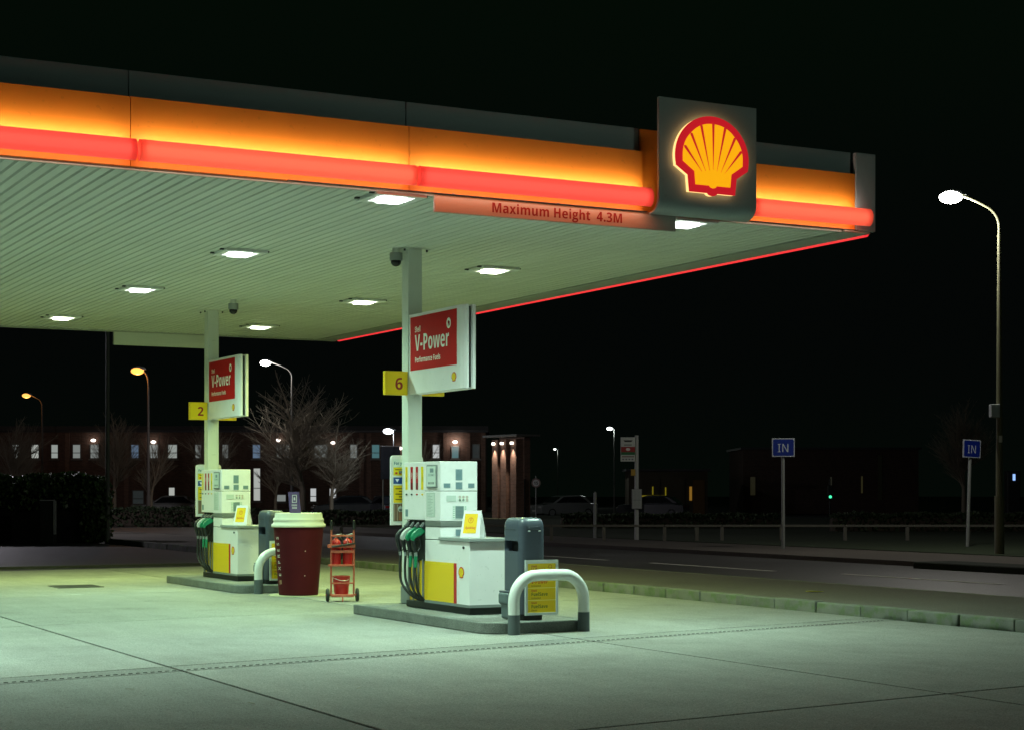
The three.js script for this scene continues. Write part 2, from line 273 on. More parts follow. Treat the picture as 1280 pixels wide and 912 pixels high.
// emblem box above the fascia: folded sheet with an inward curl at the foot
const EX = 11.455, EY = 5.45, EZ = -16.75;
{
  const pr = new THREE.Shape(); pr.moveTo(EZ, 6.07); pr.lineTo(EZ, 4.95); pr.bezierCurveTo(EZ, 4.84, EZ - 0.06, 4.785, EZ - 0.20, 4.765); pr.lineTo(EZ - 0.20, 4.785); pr.bezierCurveTo(EZ - 0.08, 4.80, EZ - 0.04, 4.85, EZ - 0.04, 4.95); pr.lineTo(EZ - 0.04, 6.07);
  const g = extrude(pr, 1.35, 0.004, 16); g.rotateY(-Math.PI / 2).translate(0, 0, 0);
  // after the turn: shape x runs along +z, depth along -x
  g.translate(EX + 0.675, 0, 0); metric(g, 0.6);
  const panel = part(canopy, 'emblem_panel', g, M.fascia);
  for (const x of [EX - 0.5, EX + 0.5]) for (const y of [5.1, 5.6]) part(panel, 'stand_off', box(0.05, 0.05, 0.23, x, y, EZ - 0.157), M.grey);
  const outer = (s) => { const sh = new THREE.Shape(); sh.moveTo(-0.315 * s, -0.44 * s); sh.lineTo(-0.335 * s, -0.25 * s); sh.lineTo(-0.5 * s, -0.145 * s); for (let i = 0; i <= 40; i++) { const a = Math.PI * (1.075 - 1.15 * i / 40); sh.lineTo(0.505 * s * Math.cos(a), (-0.035 + 0.478 * Math.sin(a)) * s); } sh.lineTo(0.5 * s, -0.145 * s); sh.lineTo(0.335 * s, -0.25 * s); sh.lineTo(0.315 * s, -0.44 * s); sh.lineTo(0.065 * s, -0.44 * s); for (let i = 1; i < 8; i++) { const a = -Math.PI * i / 8; sh.lineTo(0.065 * s * Math.cos(a), (-0.44 + 0.03 * Math.sin(a)) * s); } sh.lineTo(-0.065 * s, -0.44 * s); return sh; };
  const inner = (s) => { const sh = new THREE.Shape(); sh.moveTo(-0.24 * s, -0.355 * s); sh.lineTo(-0.255 * s, -0.205 * s); sh.lineTo(-0.412 * s, -0.10 * s); for (let i = 0; i <= 36; i++) { const a = Math.PI * (1.03 - 1.06 * i / 36); const lobe = 1 + 0.012 * Math.abs(Math.sin(4 * (a + 0.02))); sh.lineTo(0.412 * s * lobe * Math.cos(a), (-0.04 + 0.392 * lobe * Math.sin(a)) * s); } sh.lineTo(0.412 * s, -0.10 * s); sh.lineTo(0.255 * s, -0.205 * s); sh.lineTo(0.24 * s, -0.355 * s); sh.lineTo(0.05 * s, -0.355 * s); for (let i = 1; i < 6; i++) { const a = -Math.PI * i / 6; sh.lineTo(0.05 * s * Math.cos(a), (-0.355 + 0.028 * Math.sin(a)) * s); } sh.lineTo(-0.05 * s, -0.355 * s); return sh; };
  const lines = (s) => { const top = [[-0.385, 0.065], [-0.30, 0.215], [-0.165, 0.32], [0, 0.362], [0.165, 0.32], [0.30, 0.215], [0.385, 0.065]], foot = [[-0.155, -0.205], [-0.105, -0.195], [-0.05, -0.185], [0, -0.17], [0.05, -0.185], [0.105, -0.195], [0.155, -0.205]]; return top.map((t, i) => { const f = foot[i], dx = t[0] - f[0], dy = t[1] - f[1], l = Math.hypot(dx, dy), nx = -dy / l * 0.016, ny = dx / l * 0.016; return poly([[f[0] * s, f[1] * s], [(t[0] - nx) * s, (t[1] - ny) * s], [(t[0] * 1.035) * s, (t[1] + 0.012) * s], [(t[0] + nx) * s, (t[1] + ny) * s]]); }); };
  M.emblem = { outer, inner, lines };
  const at = (g2, z) => g2.translate(EX, EY, z);
  part(panel, 'emblem_rim_light', at(extrude(outer(0.99), 0.05), EZ + 0.012), glow(1.55, 0.95, 0.34));
  part(panel, 'emblem_face_light', at(extrude(outer(1), 0.022, 0.004), EZ + 0.064), glow(0.50, 0.006, 0.014, { color: lin(0.3, 0.01, 0.015) }));
  part(panel, 'emblem_shell_light', at(extrude(inner(1), 0.008, 0.002), EZ + 0.087), glow(0.96, 0.42, 0.002, { color: lin(0.4, 0.2, 0.01) }));
  const lineGlow = glow(0.50, 0.012, 0.012, { color: lin(0.3, 0.01, 0.015) });
  for (const l of lines(1)) part(panel, 'emblem_line_light', at(extrude(l, 0.006), EZ + 0.0955), lineGlow);
}
function emblem(parent, s, place) {   // small printed emblem plate: red outline, yellow shell
  const o = part(parent, 'emblem', place(extrude(M.emblem.outer(s), 0.003)), M.red);
  part(o, 'emblem_shell', place(extrude(M.emblem.inner(s), 0.002).translate(0, 0, 0.0032)), M.yellow);
  return o;
}
// height limit board
{
  const t = thing('height_limit_sign', 'long board reading Maximum Height 4.3M hung under the canopy fascia', 'sign', [9.61, 4.79, -16.985]);
  part(t, 'board', rbox(3.08, 0.2, 0.03, 0, -0.1, 0, 0.004), mat(0.45, 0.45, 0.42, 0.55, { map: paintMap }));
  part(t, 'lettering', new THREE.PlaneGeometry(1.72, 0.19).translate(-0.015, -0.10, 0.0175), print(canvas(1024, 114, (x, w, h) => { x.clearRect(0, 0, w, h); x.fillStyle = '#7d0d12'; x.font = 'bold 90px sans-serif'; x.textAlign = 'center'; x.textBaseline = 'middle'; x.fillText('Maximum Height  4.3M', w / 2, h / 2, w - 10); }), 0.5, { transparent: true, alphaTest: 0.4 }));
  part(t, 'hanger', mg([-1.3, 0, 1.3].map((x) => box(0.03, 0.03, 0.02, x, 0.004, -0.02))), M.grey);
}

// ---------------------------------------------------------------- canopy lamps
{
  const names = [['front row', -17.32], ['second row', -22.25], ['third row', -26.95], ['back row', -32.0]];
  const proto = (m) => {
    const t = thing('canopy_light', '', 'ceiling light', [0, 0, 0], 0, 'square lights in the canopy underside');
    const frame = new THREE.Shape(); frame.moveTo(-0.29, -0.29); frame.lineTo(0.29, -0.29); frame.lineTo(0.29, 0.29); frame.lineTo(-0.29, 0.29);
    const hole = new THREE.Path(); hole.moveTo(-0.2, -0.2); hole.lineTo(-0.2, 0.2); hole.lineTo(0.2, 0.2); hole.lineTo(0.2, -0.2); frame.holes.push(hole);
    part(t, 'frame', extrude(frame, 0.035, 0.006).rotateX(Math.PI / 2), mat(0.78, 0.80, 0.78, 0.35));
    part(t, 'reflector', rbox(0.40, 0.01, 0.40, 0, -0.004, 0, 0.002), mat(0.8, 0.82, 0.8, 0.3));
    part(t, 'lens', rbox(0.27, 0.045, 0.27, 0, -0.036, 0, 0.012), m);
    part(t, 'clip', mg([[0.31, 0.2], [0.31, -0.2], [-0.31, 0.2], [-0.31, -0.2]].map(([x, z]) => box(0.05, 0.018, 0.05, x, -0.008, z))), M.dark);
    return t;
  };
  const a = proto(M.lamp), b = proto(M.lampGreen); let ua = 0, ub = 0;
  for (const [x, side] of [[7.72, 'left'], [11.5, 'right'], [2.9, 'outer left']]) names.forEach(([row, z], j) => {
    const green = (side === 'right' && j > 0) || (side !== 'right' && j === 3);
    const label = `square canopy light in the ${row} from the fascia, ${side} column`;
    let o; const at = [x, H - 0.004, z];
    if (green) { if (ub++) o = copy(b, at, label); else { o = b; o.position.set(...at); o.userData.label = label; } } else { if (ua++) o = copy(a, at, label); else { o = a; o.position.set(...at); o.userData.label = label; } }
    const l = new THREE.SpotLight(green ? lin(0.74, 1.0, 0.30) : j === 0 ? lin(0.62, 1.0, 0.78) : lin(0.58, 1.0, 0.70), CANOPY_CD * (j === 0 ? 1.3 : 1), 0, 1.32, 1);
    l.position.set(x, H - 0.085, z); l.target.position.set(x, 0, z); l.castShadow = true; l.shadow.radius = 7; scene.add(l, l.target);
  });
}
// dome cameras
{
  const t = thing('dome_camera', 'small dome camera under the canopy beside the near post', 'camera', [9.43, H, -21.0]);
  part(t, 'bracket', mg([new THREE.CylinderGeometry(0.05, 0.05, 0.06, 16).translate(0, -0.03, 0)]), M.whitePost);
  part(t, 'housing', new THREE.CylinderGeometry(0.085, 0.085, 0.1, 20).translate(0, -0.11, 0), M.galv);
  part(t, 'dome', new THREE.SphereGeometry(0.07, 20, 12).translate(0, -0.17, 0), mat(0.01, 0.01, 0.012, 0.1));
  copy(t, [9.58, H, -27.93], 'small dome camera under the canopy beside the far post');
}

// ---------------------------------------------------------------- pump islands, pumps and what stands on them
const PAIR = [{ x: 0, z: 0, where: 'near' }, { x: 0.16, z: -8.82, where: 'far' }];
{
  const sh = new THREE.Shape(); const x0 = -0.68, x1 = 0.7, zn = 2.2, zf = -1.62, r = 0.34;   // about (9.6, -19.6)
  sh.moveTo(x0, -zf); sh.lineTo(x0, -(zn - r)); sh.quadraticCurveTo(x0, -zn, x0 + r, -zn); sh.lineTo(x1 - r, -zn); sh.quadraticCurveTo(x1, -zn, x1, -(zn - r)); sh.lineTo(x1, -zf); sh.closePath();
  const inn = new THREE.Path(); const e = 0.12; inn.moveTo(x0 + e, -(zf + e)); inn.lineTo(x1 - e, -(zf + e)); inn.lineTo(x1 - e, -(zn - r)); inn.quadraticCurveTo(x1 - e, -(zn - e), x1 - r, -(zn - e)); inn.lineTo(x0 + r, -(zn - e)); inn.quadraticCurveTo(x0 + e, -(zn - e), x0 + e, -(zn - r)); inn.closePath();
  const ring = sh.clone(); ring.holes = [inn];
  const top = new THREE.Shape(inn.getPoints(8));
  const km = mat(0.72, 0.76, 0.74, 0.88, { map: concreteMap, bumpMap: concreteBump, bumpScale: 0.006 }), cm = mat(0.85, 0.86, 0.84, 0.85, { map: concreteMap, bumpMap: concreteBump, bumpScale: 0.004 });
  const t = thing('pump_island', 'raised concrete island under the near pump with rounded front corners', 'island', [9.6, 0, -19.6], 0, 'raised pump islands');
  part(t, 'kerb_edge', metric(extrude(ring, 0.13, 0.014).rotateX(-Math.PI / 2), 1.7), km);
  part(t, 'top_slab', metric(extrude(top, 0.126, 0).rotateX(-Math.PI / 2)), cm);
  copy(t, [9.6 + PAIR[1].x, 0, -19.6 + PAIR[1].z], 'raised concrete island under the far pump behind the giant cup');
}
const linesTex = canvas(128, 128, (x, w, h) => { x.fillStyle = '#7d929c'; x.fillRect(0, 0, w, h); x.fillStyle = '#54707c'; for (let i = 0; i < 8; i++) x.fillRect(12, 12 + i * 14, 60 + (i * 37 % 40), 5); });
const paleLines = canvas(128, 256, (x, w, h) => { x.fillStyle = '#cfd6d2'; x.fillRect(0, 0, w, h); x.strokeStyle = '#8d9693'; x.lineWidth = 3; x.strokeRect(6, 6, w - 12, h - 12); x.fillStyle = '#9aa5a3'; for (let i = 0; i < 14; i++) x.fillRect(18, 24 + i * 16, 40 + (i * 29 % 50), 5); });
const dots = canvas(128, 64, (x, w, h) => { x.fillStyle = '#dfe5e0'; x.fillRect(0, 0, w, h); for (let i = 0; i < 6; i++) { const cx = 22 + (i % 3) * 42, cy = 17 + Math.floor(i / 3) * 31; x.beginPath(); x.arc(cx, cy, 12, 0, 7); if (i === 3 || i === 4) { x.fillStyle = '#20262a'; x.fill(); } else { x.strokeStyle = '#b56a6c'; x.lineWidth = 4; x.stroke(); } x.fillStyle = i === 3 || i === 4 ? '#dfe5e0' : '#555'; x.fillRect(cx - 3, cy - 6, 6, 12); } });
const gradeRed = canvas(48, 512, (x, w, h) => { x.fillStyle = '#b3161c'; x.fillRect(0, 0, w, h); x.fillStyle = '#7d1014'; x.fillRect(0, h * 0.7, w, h * 0.3); x.save(); x.translate(w / 2, h * 0.38); x.rotate(-Math.PI / 2); x.fillStyle = '#f4efe6'; x.font = 'italic bold 34px sans-serif'; x.textAlign = 'center'; x.textBaseline = 'middle'; x.fillText('V-Power', 0, 2, 240); x.restore(); });
const gradeYellow = canvas(48, 512, (x, w, h) => { x.fillStyle = '#efd40c'; x.fillRect(0, 0, w, h); x.save(); x.translate(w / 2, h * 0.55); x.rotate(-Math.PI / 2); x.fillStyle = '#3d6b2f'; x.font = 'bold 26px sans-serif'; x.textAlign = 'center'; x.textBaseline = 'middle'; x.fillText('FuelSave', 0, 2, 240); x.restore(); });
const meter = canvas(192, 384, (x, w, h) => { x.fillStyle = '#d4ddd9'; x.fillRect(0, 0, w, h); x.fillStyle = '#7f9097'; x.fillRect(70, 40, 80, 80); x.fillStyle = '#b8c4c2'; x.fillRect(30, 140, 140, 50); x.fillStyle = '#2b3336'; for (let i = 0; i < 5; i++) x.fillRect(34 + i * 28, 300, 14, 42); x.fillRect(110, 160, 24, 14); });
const keypad = canvas(192, 192, (x, w, h) => { x.fillStyle = '#dfe5e0'; x.fillRect(0, 0, w, h); x.fillStyle = '#76898d'; x.fillRect(34, 6, 118, 180); x.fillStyle = '#9aa8a6'; for (let i = 0; i < 6; i++) { x.fillRect(4, 12 + i * 30, 20, 14); x.fillRect(164, 12 + i * 30, 20, 14); } x.fillStyle = '#5b6d72'; for (let i = 0; i < 8; i++) x.fillRect(46, 20 + i * 20, 94, 6); });
const zside = (g, s) => s < 0 ? g.rotateY(-Math.PI / 2) : g.rotateY(Math.PI / 2);   // a shape facing +z turned to face -x or +x
const hoseSpec = [{ z: -0.84, c: 'black', end: -0.48 }, { z: -0.685, c: 'pale', end: -0.42 }, { z: -0.53, c: 'green', end: -0.36 }, { z: -0.375, c: 'green', end: -0.30 }];
function makePump() {
  const t = thing('fuel_pump', 'white four nozzle fuel pump with yellow side panel on the near island', 'fuel pump', [9.585, 0.13, -19.6], 0, 'white fuel pumps');
  const body = part(t, 'lower_cabinet', metric(span(-0.252, 0.252, 0.11, 0.87, -0.296, 0.945, 0.008), 0.7), M.white);
  part(body, 'plinth', span(-0.235, 0.235, 0.002, 0.085, -0.9, 0.93, 0.006), M.black);
  part(body, 'grey_skirt', span(-0.258, 0.258, 0.085, 0.118, -0.30, 0.951), M.grey);
  part(body, 'worktop', span(-0.275, 0.275, 0.872, 0.915, 0.13, 0.985, 0.008), mat(0.30, 0.32, 0.32, 0.4));
  part(t, 'core', span(-0.2, 0.2, 0.6, 1.83, -0.90, 0.10), M.dark);
  const col = part(t, 'column', mg([span(-0.25, 0.25, 0.88, 1.035, -0.294, 0.146, 0.006), span(-0.255, 0.255, 1.108, 1.474, -0.294, 0.15, 0.006), span(-0.255, 0.255, 1.481, 1.845, -0.294, 0.15, 0.006)]), M.white);
  part(col, 'bumper_band', span(-0.258, 0.258, 1.038, 1.104, -0.29, 0.156, 0.008), mat(0.16, 0.17, 0.16, 0.5));
  part(t, 'head', metric(span(-0.255, 0.255, 1.115, 1.845, -0.925, -0.301, 0.008), 0.7), M.white);
  // the end face looking out of the forecourt
  const zf = 0.1525;
  const face = (x, y, w, h, tex, name) => part(col, name, new THREE.BoxGeometry(w, h, 0.004).translate(x, y, zf), tex);
  const lm = print(linesTex, 0.4), dm = print(dots), pm = print(paleLines), km = print(keypad, 0.4);
  face(0.0, 1.68, 0.09, 0.135, lm, 'notice'); face(0.0, 1.545, 0.09, 0.085, lm, 'notice'); face(-0.165, 1.545, 0.09, 0.055, lm, 'notice'); face(0.17, 1.545, 0.085, 0.055, lm, 'notice');
  face(0.06, 1.385, 0.15, 0.075, dm, 'warning_symbols'); face(-0.105, 1.385, 0.13, 0.075, mat(0.55, 0.60, 0.58, 0.5), 'notice');
  face(0.01, 1.215, 0.19, 0.165, km, 'speaker_panel'); face(0.0, 0.965, 0.09, 0.08, lm, 'notice');
  for (const s of [-1, 1]) {
    const at = (g, y, z, d = 0.2575) => zside(g, s).translate(s * d, y, z);
    const grades = [gradeYellow, gradeRed, gradeRed, gradeYellow];
    grades.forEach((tx, i) => part(t, 'grade_label', at(new THREE.BoxGeometry(0.062, 0.29, 0.004), 1.64, -0.845 + i * 0.158), i === 1 || i === 2 ? M.gr ??= print(gradeRed) : M.gy ??= print(gradeYellow)));
    [[-0.845, M.dark], [-0.687, M.dark], [-0.53, M.red], [-0.37, M.yellow]].forEach(([z, m]) => part(t, 'selector_button', at(rbox(0.04, 0.02, 0.012, 0, 0, 0, 0.004), 1.435, z), m));
    part(t, 'notice', at(new THREE.BoxGeometry(0.07, 0.09, 0.004), 1.2, -0.84), lm);
    const disp = part(t, 'display', at(rbox(0.29, 0.29, 0.03, 0, 0, 0, 0.01), 1.66, -0.075), M.grey);
    part(disp, 'display_face', at(new THREE.BoxGeometry(0.25, 0.25, 0.006), 1.66, -0.075, 0.2725), M.meter ??= print(meter, 0.3));
    part(t, 'notice', at(new THREE.BoxGeometry(0.24, 0.30, 0.004), 1.31, -0.12), pm);
    part(t, 'lock', at(new THREE.CylinderGeometry(0.016, 0.016, 0.02, 12).rotateX(Math.PI / 2), 0.80, 0.80), M.dark);
    // yellow side panel, red stripe and emblem
    part(t, 'yellow_side_panel', s < 0 ? span(-0.2565, -0.2525, 0.12, 0.605, -0.29, 0.525) : span(0.2525, 0.2565, 0.12, 0.605, -0.29, 0.525), M.yellow);
    part(t, 'red_stripe', s < 0 ? span(-0.2568, -0.2525, 0.12, 0.605, 0.527, 0.60) : span(0.2525, 0.2568, 0.12, 0.605, 0.527, 0.60), M.red);
    emblem(t, 0.15, (g) => zside(g, s).translate(s * 0.253, 0.50, 0.73));
    // hose bay: recessed panel with yellow strips between grey rails
    part(t, 'hose_bay', s < 0 ? span(-0.19, -0.02, 0.09, 0.62, -0.90, -0.30) : span(0.02, 0.19, 0.09, 0.62, -0.90, -0.30), M.yellow);
    for (let i = 0; i < 5; i++) part(t, 'bay_rail', box(0.02, 0.56, 0.022, s * 0.205, 0.34, -0.89 + i * 0.144), M.grey);
    part(t, 'nozzle_recess', s < 0 ? span(-0.215, -0.205, 0.62, 1.11, -0.91, -0.30) : span(0.205, 0.215, 0.62, 1.11, -0.91, -0.30), M.black);
    hoseSpec.forEach((h) => {
      const X = (a) => s * a, cm = h.c === 'green' ? M.green : h.c === 'pale' ? mat(0.5, 0.52, 0.5, 0.4) : M.dark;
      part(t, 'nozzle_holder', mg([rod(V(X(0.2), 1.09, h.z), V(X(0.265), 1.01, h.z), 0.03, 0.04, 10)]), M.dark);
      const body2 = new THREE.Shape(); body2.moveTo(0.235, 1.02); body2.quadraticCurveTo(0.32, 1.03, 0.385, 0.955); body2.quadraticCurveTo(0.425, 0.90, 0.405, 0.855); body2.lineTo(0.375, 0.85); body2.quadraticCurveTo(0.37, 0.885, 0.335, 0.90); body2.quadraticCurveTo(0.27, 0.92, 0.225, 0.965);
      let g = extrude(body2, 0.062, 0.014); g.translate(0, 0, -0.031 + h.z); if (s < 0) { g.scale(-1, 1, 1); const p = g.attributes; for (let i = 0; i < p.position.count; i += 3) for (const k of ['position', 'normal', 'uv']) { const A = p[k]; for (let c = 0; c < A.itemSize; c++) { const u = A.array[(i + 1) * A.itemSize + c]; A.array[(i + 1) * A.itemSize + c] = A.array[(i + 2) * A.itemSize + c]; A.array[(i + 2) * A.itemSize + c] = u; } } }
      const nz = part(t, 'nozzle', g, cm);
      part(nz, 'spout', tube([V(X(0.215), 1.10, h.z), V(X(0.235), 1.06, h.z), V(X(0.275), 1.0, h.z)], 0.014, 10, 10), M.steel);
      part(nz, 'grip', mg([rod(V(X(0.39), 0.87, h.z), V(X(0.345), 0.70, h.z), 0.026, 0.021, 10), tube([V(X(0.33), 0.90, h.z), V(X(0.275), 0.83, h.z), V(X(0.30), 0.74, h.z), V(X(0.345), 0.71, h.z)], 0.008, 14, 6)]), M.black);
      part(nz, 'collar', rod(V(X(0.345), 0.71, h.z), V(X(0.342), 0.66, h.z), 0.023, 0.021, 10), M.galv);
      const hose = part(t, 'hose', tube([V(X(0.343), 0.67, h.z), V(X(0.35), 0.5, h.z - 0.004), V(X(0.352), 0.34, h.z + 0.03), V(X(0.32), 0.2, h.z + (h.end - h.z) * 0.45), V(X(0.25), 0.115, h.end - 0.04), V(X(0.2), 0.10, h.end)], 0.0165, 36, 10), M.rubber);
      if (h.c === 'green') part(hose, 'hose_sleeve', rod(V(X(0.344), 0.66, h.z), V(X(0.349), 0.52, h.z), 0.023, 0.02, 10), M.green);
    });
  }
  return t;
}
const pump = makePump();
copy(pump, [9.585 + PAIR[1].x, 0.13, -19.6 + PAIR[1].z], 'white four nozzle fuel pump on the far island behind the giant cup');

// poster frames behind the posts
{
  const poster = canvas(256, 448, (x, w, h) => {
    x.fillStyle = '#dfe6e4'; x.fillRect(0, 0, w, h); x.fillStyle = '#2f6d86'; x.font = 'bold 30px sans-serif'; x.fillText('For your safety', 12, 40, 225);
    x.fillStyle = '#f2d710'; x.fillRect(8, 58, 240, 58); x.fillStyle = '#d6451b'; for (let i = 0; i < 6; i++) x.fillRect(24 + i * 32, 92, 20, 14); x.fillStyle = '#8d7a12'; x.fillRect(24, 70, 180, 8);
    x.fillStyle = '#1d4a9a'; x.fillRect(8, 128, 240, 46); x.fillStyle = '#eef'; x.beginPath(); x.moveTo(24, 140); x.lineTo(60, 140); x.lineTo(42, 164); x.fill(); x.fillRect(84, 142, 130, 8); x.fillRect(84, 156, 100, 8);
    x.fillStyle = '#eac911'; x.fillRect(8, 184, 240, 124); x.fillStyle = '#6d5f10'; for (let i = 0; i < 5; i++) x.fillRect(26 + (i % 2) * 30, 204 + i * 19, 150, 8);
    x.fillStyle = '#6e5544'; x.fillRect(8, 312, 240, 126); x.fillStyle = '#9c8876'; for (let i = 0; i < 9; i++) x.fillRect(12 + i * 27, 318, 9, 116); x.fillStyle = '#c9cfd2'; x.beginPath(); x.arc(70, 352, 22, 0, 7); x.fill(); x.fillStyle = '#9a6b52'; x.fillRect(58, 372, 26, 58);
  });
  const sh = new THREE.Shape(); const w = 0.235, h = 0.92, r = 0.06; sh.moveTo(-w, 0); sh.lineTo(w, 0); sh.lineTo(w, h - r); sh.quadraticCurveTo(w, h, w - r, h); sh.lineTo(-w + r, h); sh.quadraticCurveTo(-w, h, -w, h - r); sh.closePath();
  const t = thing('poster_frame', 'poster frame with rounded top headed For your safety behind the near pump', 'poster frame', [9.66, 1.16, -21.19], 0, 'poster frames on the canopy posts');
  part(t, 'backing', extrude(sh, 0.03, 0.005), M.white);
  part(t, 'poster', new THREE.PlaneGeometry(0.42, 0.84).translate(0, 0.45, 0.033), print(poster));
  for (const y of [0.2, 0.7]) part(t, 'clamp', box(0.24, 0.03, 0.03, 0, y, 0.045), M.grey);
  copy(t, [9.83, 1.16, -30.02], 'poster frame with rounded top behind the far pump');
}
// double sided signs on the posts
{
  const face = canvas(1024, 512, (x, w, h) => {
    x.fillStyle = '#c4181a'; x.fillRect(0, 0, w, h); x.fillStyle = '#f1efe8';
    x.font = 'bold 74px sans-serif'; x.fillText('Shell', 105, 150, 130);
    x.font = 'bold 215px sans-serif'; x.fillText('V-Power', 105, 330, 760);
    x.font = 'bold 72px sans-serif'; x.fillText('Performance Fuels', 105, 440, 570);
    x.beginPath(); x.ellipse(855, 120, 46, 50, 0, 0, 7); x.fill(); x.fillStyle = '#8f1416'; x.beginPath(); x.arc(850, 112, 16, 0, 7); x.fill(); x.fillRect(858, 104, 20, 40); x.fillRect(838, 124, 12, 26);
  });
  const fm = print(face, 0.6, { specularIntensity: 0.4 });
  const t = thing('fuel_brand_sign', 'red and white double sided sign on the near post, above the number 6 plate', 'sign', [9.66, 2.87, -20.88], 0, 'red and white post signs');
  for (const s of [-1, 1]) {
    const sh = new THREE.Shape(); sh.moveTo(0, 0); sh.lineTo(0.07, 0); sh.lineTo(0.07, 1.5); sh.bezierCurveTo(0.07, 1.56, 0.05, 1.59, 0.0, 1.60); sh.closePath();  // bowed front edge
    let g = extrude(sh, 1.03, 0.006, 10); g.rotateX(Math.PI / 2); g.translate(0, 1.03, 0);
    if (s < 0) { g.rotateY(Math.PI).translate(-0.016, 0, 1.6).scale(1, 1, 1); g.translate(0, 0, 0); }
    // shape runs along +z after the turn; the far side is its mirror
    if (s < 0) { g = extrude(poly([[0, 0], [0, 1.60], [-0.03, 1.595], [-0.055, 1.57], [-0.07, 1.5], [-0.07, 0]]), 1.03, 0.006); g.rotateX(Math.PI / 2); g.translate(0, 1.03, 0); }
    g.translate(s * 0.028, 0, 0.012); metric(g, 0.7);
    const leaf = part(t, 'sign_leaf', g, M.white);
    part(leaf, 'red_face', zside(new THREE.BoxGeometry(1.37, 0.69, 0.004), s).translate(s * 0.1, 0.645, 0.735), fm);
    emblem(leaf, 0.13, (gg) => zside(gg, s).translate(s * 0.0985, 0.155, 1.34));
  }
  part(t, 'spine', span(-0.02, 0.02, 0.02, 1.01, -0.002, 1.56), M.dark);
  part(t, 'bracket', mg([span(-0.06, 0.06, 0.2, 0.26, -0.03, 0.02), span(-0.06, 0.06, 0.78, 0.84, -0.03, 0.02)]), M.grey);
  copy(t, [9.83, 2.87, -29.71], 'red and white double sided sign on the far post, above the number 2 plate');
}
// number plates
{
  const num = (n) => canvas(256, 256, (x, w, h) => { x.fillStyle = '#f8d410'; x.fillRect(0, 0, w, h); x.fillStyle = '#a01c1c'; x.font = 'bold 190px sans-serif'; x.textAlign = 'center'; x.textBaseline = 'middle'; x.fillText(n, 158, 136); });
  const plate = (n, x, z, s, label) => {
    const t = thing('number_plate', label, 'number plate', [x + s * 0.265, 2.86, z + 0.06], 0, 'yellow pump number plates');
    part(t, 'plate_box', rbox(0.325, 0.31, 0.07, 0, 0.155, 0, 0.006), M.yellow);
    if (n) part(t, 'numeral_face', new THREE.PlaneGeometry(0.29, 0.29).translate(0, 0.155, 0.037), print(num(n)));
  };
  plate('6', 9.66, -21.0, -1, 'yellow plate with red number 6 left of the near post'); plate('', 9.66, -21.0, 1, 'yellow plate half hidden under the near red sign, right of the post');
  plate('2', 9.83, -29.83, -1, 'yellow plate with red number 2 left of the far post'); plate('', 9.83, -29.83, 1, 'yellow plate hidden behind the far red sign');
}
// tent cards on the pumps
{
  const cardTex = canvas(192, 256, (x, w, h) => { x.fillStyle = '#f3c30a'; x.fillRect(0, 0, w, h); x.strokeStyle = '#cf5a18'; x.lineWidth = 7; x.beginPath(); x.arc(96, 86, 34, 0, 7); x.stroke(); x.fillStyle = '#cf5a18'; x.fillRect(90, 60, 12, 40); x.fillStyle = '#c8321a'; x.font = 'bold 44px sans-serif'; x.textAlign = 'center'; x.fillText('Quick', 72, 200, 90); x.fillText('buy', 150, 200, 60); });
  const t = thing('tent_card', 'white folded card with yellow print on top of the near pump cabinet', 'card', [9.53, 1.047, -18.95], -0.9, 'tent cards on the pumps');
  const leaf = (s) => extrude(poly([[-0.13, 0], [0.13, 0], [0.115, 0.34], [-0.115, 0.34]]), 0.004).rotateX(-s * 0.30).translate(0, 0, s * 0.10);
  part(t, 'front_leaf', leaf(1), M.white); part(t, 'back_leaf', leaf(-1), M.white);
  part(t, 'side_leaf', extrude(poly([[-0.10, 0.0], [0.10, 0.0], [0.006, 0.33], [-0.006, 0.33]]), 0.003).rotateY(Math.PI / 2).translate(0.11, 0.001, 0), M.white);
  part(t, 'printed_face', new THREE.PlaneGeometry(0.17, 0.245).translate(-0.01, 0.175, 0.006).rotateX(-0.30).translate(0, 0, 0.10), print(cardTex));
  copy(t, [9.53 + 0.16, 1.047, -18.95 - 8.82], 'white folded card with yellow print on top of the far pump cabinet');
}
